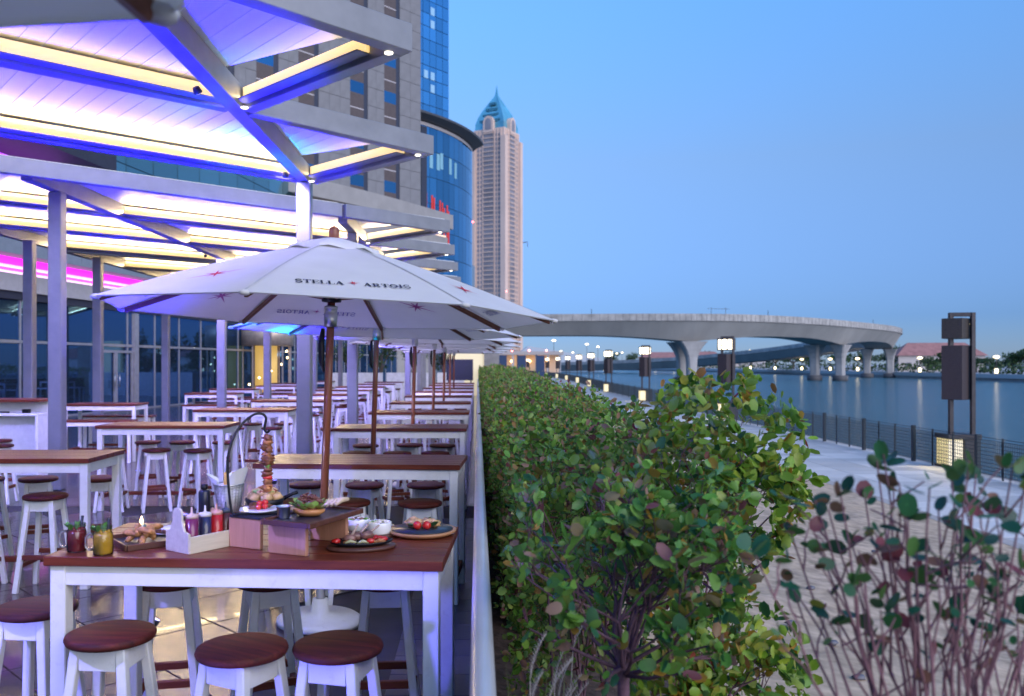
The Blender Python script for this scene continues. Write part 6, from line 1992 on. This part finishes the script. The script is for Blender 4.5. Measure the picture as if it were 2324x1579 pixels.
m.build('inner_thicket', mat('thicket_dark', (0.015, 0.03, 0.012), 0.9, var=0.5, nscale=9), hedge)

shrub('leafy_shrub', 'yellow-green bushy shrub rising highest behind the trimmed one', (0.93, 3.35, 1.30), (0.37, 0.35, 0.38), 14, 3, 0.24, 6, 300, PAL_B, 0.052, (0.95, 3.4, 0.85), -0.27, 0.02, extra=330)
shrub('low_shrub', 'low bright green shrub at the foot of the trimmed one', (0.80, 2.85, 0.66), (0.31, 0.3, 0.30), 10, 3, 0.16, 5, 0, PAL_B, 0.050, (0.82, 2.9, 0.36), -0.25, 0.012, extra=200)
shrub('trimmed_shrub', 'round shrub on a bare trunk with dense purple twigs', (0.455, 2.42, 1.19), (0.36, 0.33, 0.34), 22, 3, 0.20, 5, 300, PAL_A, 0.043, (0.41, 2.42, 0.87), -0.19, 0.018, br_r=0.0068, low=0.0)

# leggy shrub close to the lens at the right
leggy = thing('leggy_shrub', 'sparse leggy shrub close up at lower right with dark round leaves', 'shrub', (0.79, 1.46, -0.23))
m = MB(); pos = []; axs = []; szs = []
rs = random.Random(21)
tipsD = [(1715, 1215), (1790, 1150), (1850, 1090), (1880, 1110), (1905, 1060), (1960, 1060), (1990, 1000), (2005, 985), (2040, 1050), (2060, 1120), (2110, 1060), (2130, 1110), (2160, 1040), (2200, 1000), (2215, 1030), (2250, 1100), (2300, 1010), (2330, 1030), (2360, 1100), (1800, 1290), (1860, 1200), (1930, 1180), (1950, 1270), (2000, 1200), (2050, 1260), (2080, 1200), (2150, 1230), (2180, 1160), (2240, 1190), (2270, 1260), (2320, 1230), (2380, 1200), (1900, 1360), (2350, 1330), (2420, 1150), (2440, 1260)]
org = Vector((0.79, 1.46, -0.23))
fork0 = Vector((0.80, 1.47, 0.72)) - org
MB().tube([(0, 0, 0), (0.005, 0.005, 0.5), fork0], [0.022, 0.018, 0.016], 8).build('trunk', BARK, leggy)
tip3 = []
for i, (xd, yd) in enumerate(tipsD):
    Y = 1.58 + rs.uniform(-0.14, 0.16)
    tip3.append(Vector(((xd - 1084) / 1950 * Y, Y, 1.72 - (yd + 45 - 825) / 1950 * Y)) - org)
tip3.sort(key=lambda t: t.x)
groups = [tip3[i:i + 4] for i in range(0, len(tip3), 4)]
def wavy(a_, b_, n_, amp):
    pts_ = []
    for k in range(n_ + 1):
        t = k / n_
        w_ = math.sin(PI * t) * amp
        pts_.append(a_.lerp(b_, t) + Vector((rs.uniform(-1, 1) * w_, rs.uniform(-1, 1) * w_, rs.uniform(-.5, .5) * w_)))
    return pts_
for g in groups:
    mean = sum(g, Vector((0, 0, 0))) / len(g)
    node = fork0.lerp(mean, rs.uniform(0.28, 0.45)) + Vector((0, 0, -0.04))
    m.tube(wavy(fork0 + Vector((rs.uniform(-.02, .02), rs.uniform(-.02, .02), rs.uniform(-.04, .02))), node, 4, 0.012), [0.0075, 0.0068, 0.006, 0.0055, 0.005], 7, False)
    for tip in g:
        st = node.lerp(fork0, rs.uniform(0, 0.3))
        pts = wavy(st, tip, 7, 0.016)
        m.tube(pts, [0.0038 * (1 - 0.62 * k / 7) for k in range(8)], 6, False)
        for q in (3, 4, 5, 6):
            if rs.random() < 0.7:
                b0 = pts[q]; e2 = b0 + (tip - b0) * 0.35 + Vector((rs.uniform(-.07, .07), rs.uniform(-.07, .07), rs.uniform(-.01, .06)))
                m.tube(wavy(b0, e2, 3, 0.006), [0.0024, 0.002, 0.0017, 0.0013], 5, False)
                for z_ in range(rs.choice((1, 2, 3))):
                    pos.append(e2 + Vector((rs.uniform(-.01, .01), rs.uniform(-.01, .01), rs.uniform(-.01, .01)))); axs.append(Vector((rs.uniform(-1, 1), rs.uniform(-1, 1), rs.uniform(-.3, .8)))); szs.append(0.036 * rs.uniform(0.5, 1.15))
        for z_ in range(rs.choice((2, 3, 4))):
            pos.append(tip + Vector((rs.uniform(-.01, .01), rs.uniform(-.01, .01), rs.uniform(-.02, .0)))); axs.append(Vector((rs.uniform(-1, 1), rs.uniform(-1, 1), rs.uniform(-.1, .9)))); szs.append(0.040 * rs.uniform(0.55, 1.15))
for i in range(9):
    a_ = rs.uniform(0, 6.28); e2 = fork0 + Vector((0.45 * math.cos(a_), 0.25 * math.sin(a_), rs.uniform(0.05, 0.4)))
    m.tube(wavy(fork0, e2, 5, 0.014), [0.0055, 0.005, 0.0042, 0.0034, 0.0026, 0.0015], 5, False)
tag(m.build('stems', mat('purple_bark', (0.19, 0.09, 0.11), 0.7, var=0.3, nscale=30), leggy), kind='stuff')
leaf_parts(leggy, pos[:300], axs[:300], szs[:300], leaf_variants(cmat('leaf_leggy', PAL_C)))

# fountain grass by the foot of the rail
GRASS = mat('dry_grass', (0.12, 0.15, 0.05), 0.7, var=0.4, nscale=20)
PLUME = mat('grass_plume', (0.52, 0.48, 0.46), 0.9, var=0.2, nscale=50)
for k, (gx, gy, gz, npl) in enumerate(((0.08, 2.15, 1.16, 8), (0.17, 2.45, 1.22, 6))):
    g = thing('fountain_grass', ['tuft of grass with pale feathery plumes at foot of rail', 'second grass tuft with pale plumes beneath the trimmed shrub'][k], 'grass tuft', (gx + 0.04, gy, -0.17))
    m = MB()
    rs = random.Random(50 + k)
    for i in range(170):
        a = rs.uniform(0, 6.28); L_ = rs.uniform(0.6, 1.15); sp = rs.uniform(0.05, 0.30)
        w_ = 0.0022
        p0 = Vector((rs.uniform(-.03, .03), rs.uniform(-.03, .03), 0)); 
        p1 = p0 + Vector((sp * 0.3 * math.cos(a), sp * 0.3 * math.sin(a), L_ * 0.65)); p2 = p0 + Vector((sp * math.cos(a), sp * math.sin(a), L_ * rs.uniform(0.75, 1.0)))
        if p2.x + gx + 0.04 < 0.07: continue
        q = Vector((-math.sin(a), math.cos(a), 0)) * w_
        m.add([p0 - q, p0 + q, p1 + q, p1 - q, p2], [(0, 1, 2, 3), (3, 2, 4)])
    tag(m.build('blades', GRASS, g), kind='stuff')
    for i in range(npl):
        a = rs.uniform(-1.6, 1.6); sp = rs.uniform(0.03, 0.16)
        b0 = Vector((max(-0.06, sp * math.cos(a) * 0.5), sp * math.sin(a) * 0.6 - 0.05, gz * rs.uniform(0.72, 0.98))); d = Vector((math.cos(a) * 0.35 - 0.1, math.sin(a) * 0.3, 1)).normalized()
        m = MB()
        m.tube([(0, 0, 0.05), b0 * 0.6, b0], 0.0012, 4, False)
        for s in range(90):
            t = s / 90
            c0 = b0 + d * 0.13 * t + Vector((0.01 * t * t * 3, 0, -0.02 * t * t))
            aa = s * 2.4; r_ = 0.012 * math.sin(PI * (0.1 + 0.85 * t))
            e2 = c0 + Vector((math.cos(aa) * r_, math.sin(aa) * r_, 0.012))
            qq = Vector((-math.sin(aa), math.cos(aa), 0)) * 0.0009
            m.add([c0 - qq, c0 + qq, e2], [(0, 1, 2)])
        m.build('plume', PLUME, g)
# fallen leaves on the soil
m_me = leaf_variants(mat('dry_leaf', (0.30, 0.15, 0.08), 0.8, var=0.3))
litter = MB()
rs = random.Random(77)
for i in range(260):
    x, y = rs.uniform(0.12, 1.3), rs.uniform(1.7, 4.0)
    vs, fs = leaf_mesh(0.05, 0.03, 0.3, 0.3, 3)
    q = Matrix.Rotation(rs.uniform(0, 6.28), 4, 'Z') @ Matrix.Rotation(rs.uniform(-.4, .4), 4, 'X')
    litter.add([q @ Vector(v) + Vector((x, y, bed_z(x, y) + 0.07)) for v in vs], fs, True)
tag(litter.build('leaf_litter', MATS['dry_leaf']), 'brown fallen leaves lying on the soil', 'leaf litter', None, 'stuff')
PEB = mat('pebble', (0.12, 0.12, 0.14), 0.6, var=0.3)
for k, (xd, yd) in enumerate([(1795, 1420), (1985, 1255), (1890, 1465), (1840, 1340), (1950, 1545)]):
    kx, ky = (xd - 1084) / 1950, (yd - 825) / 1950
    Y = (1.72 + 0.14 - 0.137 * 0.06) / (ky - 0.137 * kx)
    x = kx * Y
    tag(MB().blob((0, 0, 0), (0.045, 0.035, 0.02), k, 0.2, 2).build('pebble', PEB, None, loc=(x, Y, bed_z(x, Y) + 0.025)), 'small dark pebble on the pale sand, ' + ORD[k] + ' one', 'pebble', 'pebbles on the sand')

# trees: far bank and terrace end
PAL_T = [((0.03, 0.07, 0.03), 40), ((0.05, 0.10, 0.035), 30), ((0.02, 0.05, 0.03), 30)]
def tree(label, x, y, z, h, w_, n=700, group='trees on the far bank'):
    root = thing('round_tree', label, 'tree', (x, y, z), 0, group)
    MB().tube([(0, 0, 0), (0.02 * w_, 0, h * 0.3), (0, 0, h * 0.6)], [w_ * 0.05, w_ * 0.035, w_ * 0.015], 7).build('trunk', BARK2, root)
    m = MB()
    for i in range(5):
        a = i * 1.26
        m.tube([(0, 0, h * 0.3), (w_ * .15 * math.cos(a), w_ * .15 * math.sin(a), h * 0.5), (w_ * .33 * math.cos(a), w_ * .33 * math.sin(a), h * 0.68)], [w_ * .025, w_ * .015, w_ * .006], 5, False)
    m.build('limbs', BARK2, root)
    cl = nr.normal(size=(9, 3)) * np.array([0.22, 0.22, 0.13]) * np.array([w_, w_, h]) + np.array([0, 0, h * 0.66])
    j = nr.randint(0, 9, n)
    P = cl[j] + norm(nr.normal(size=(n, 3))) * (nr.uniform(0.5, 1, (n, 1))) * np.array([w_ * .24, w_ * .24, h * .15])
    ax = norm(nr.normal(size=(n, 3)) + np.array([0, 0, 0.3]))
    foliage('crown', P, ax, w_ * 0.085 * nr.uniform(0.6, 1.3, n), PAL_T, root, 0.8, True)
    return root
def dpt(xd, Y): return (xd - 1084) / 1950 * Y
TW = ['first', 'second', 'third', 'fourth', 'fifth', 'sixth', 'seventh', 'eighth', 'ninth', 'tenth', 'eleventh', 'twelfth', 'thirteenth', 'fourteenth', 'fifteenth', 'sixteenth', 'seventeenth', 'eighteenth', 'nineteenth', 'twentieth', 'twenty-first', 'twenty-second']
for k, (xd, Y, h, w_) in enumerate([(1320, 800, 10, 14), (1385, 790, 12, 16), (1430, 760, 12, 14), (1490, 720, 13, 16), (1545, 700, 11, 15), (1600, 690, 12, 15), (1650, 660, 12, 16), (1705, 600, 10, 14), (1760, 560, 10, 15), (1800, 470, 9, 13), (1850, 440, 9, 12), (1905, 420, 9, 12), (1960, 380, 9, 11), (2018, 345, 10, 10), (2050, 330, 7, 9), (2105, 300, 5, 7), (2145, 300, 7, 9), (2215, 290, 5, 9), (2262, 280, 4.6, 8), (2300, 275, 7, 10), (2345, 270, 8, 11)]):
    tree('dark round tree on the far bank, ' + TW[k] + ' from the left', dpt(xd, Y), Y, -1.25, h, w_)
# clipped low hedge along the far quay
lowh = thing('quay_hedge', 'dark low hedge band along the far quay', 'hedge', (0, 0, -1.2))
pts_ = np.array(bank[1:7], float)
t_ = nr.uniform(0, len(pts_) - 1.001, 4200); i_ = t_.astype(int); f_ = (t_ - i_)[:, None]
P = np.concatenate([pts_[i_] * (1 - f_) + pts_[i_ + 1] * f_ + np.array([[9, 4]]), nr.uniform(0.1, 2.6, (4200, 1))], axis=1) + nr.normal(size=(4200, 3)) * np.array([1.2, 1.2, 0])
foliage('foliage', P, norm(nr.normal(size=(4200, 3)) + np.array([0, 0, .5])), 1.1 * nr.uniform(0.6, 1.2, 4200), PAL_T, lowh, 0.8, True)
for k, (x, y, h) in enumerate([(-7.0, 47, 3.6), (-5.4, 48, 3.8), (-3.6, 47.5, 3.5), (-1.9, 48, 3.7)]):
    tree('small potted tree behind the low white walls, ' + TW[k] + ' from the left', x, y, 0, h, 1.7, 900, 'small trees at the terrace end')
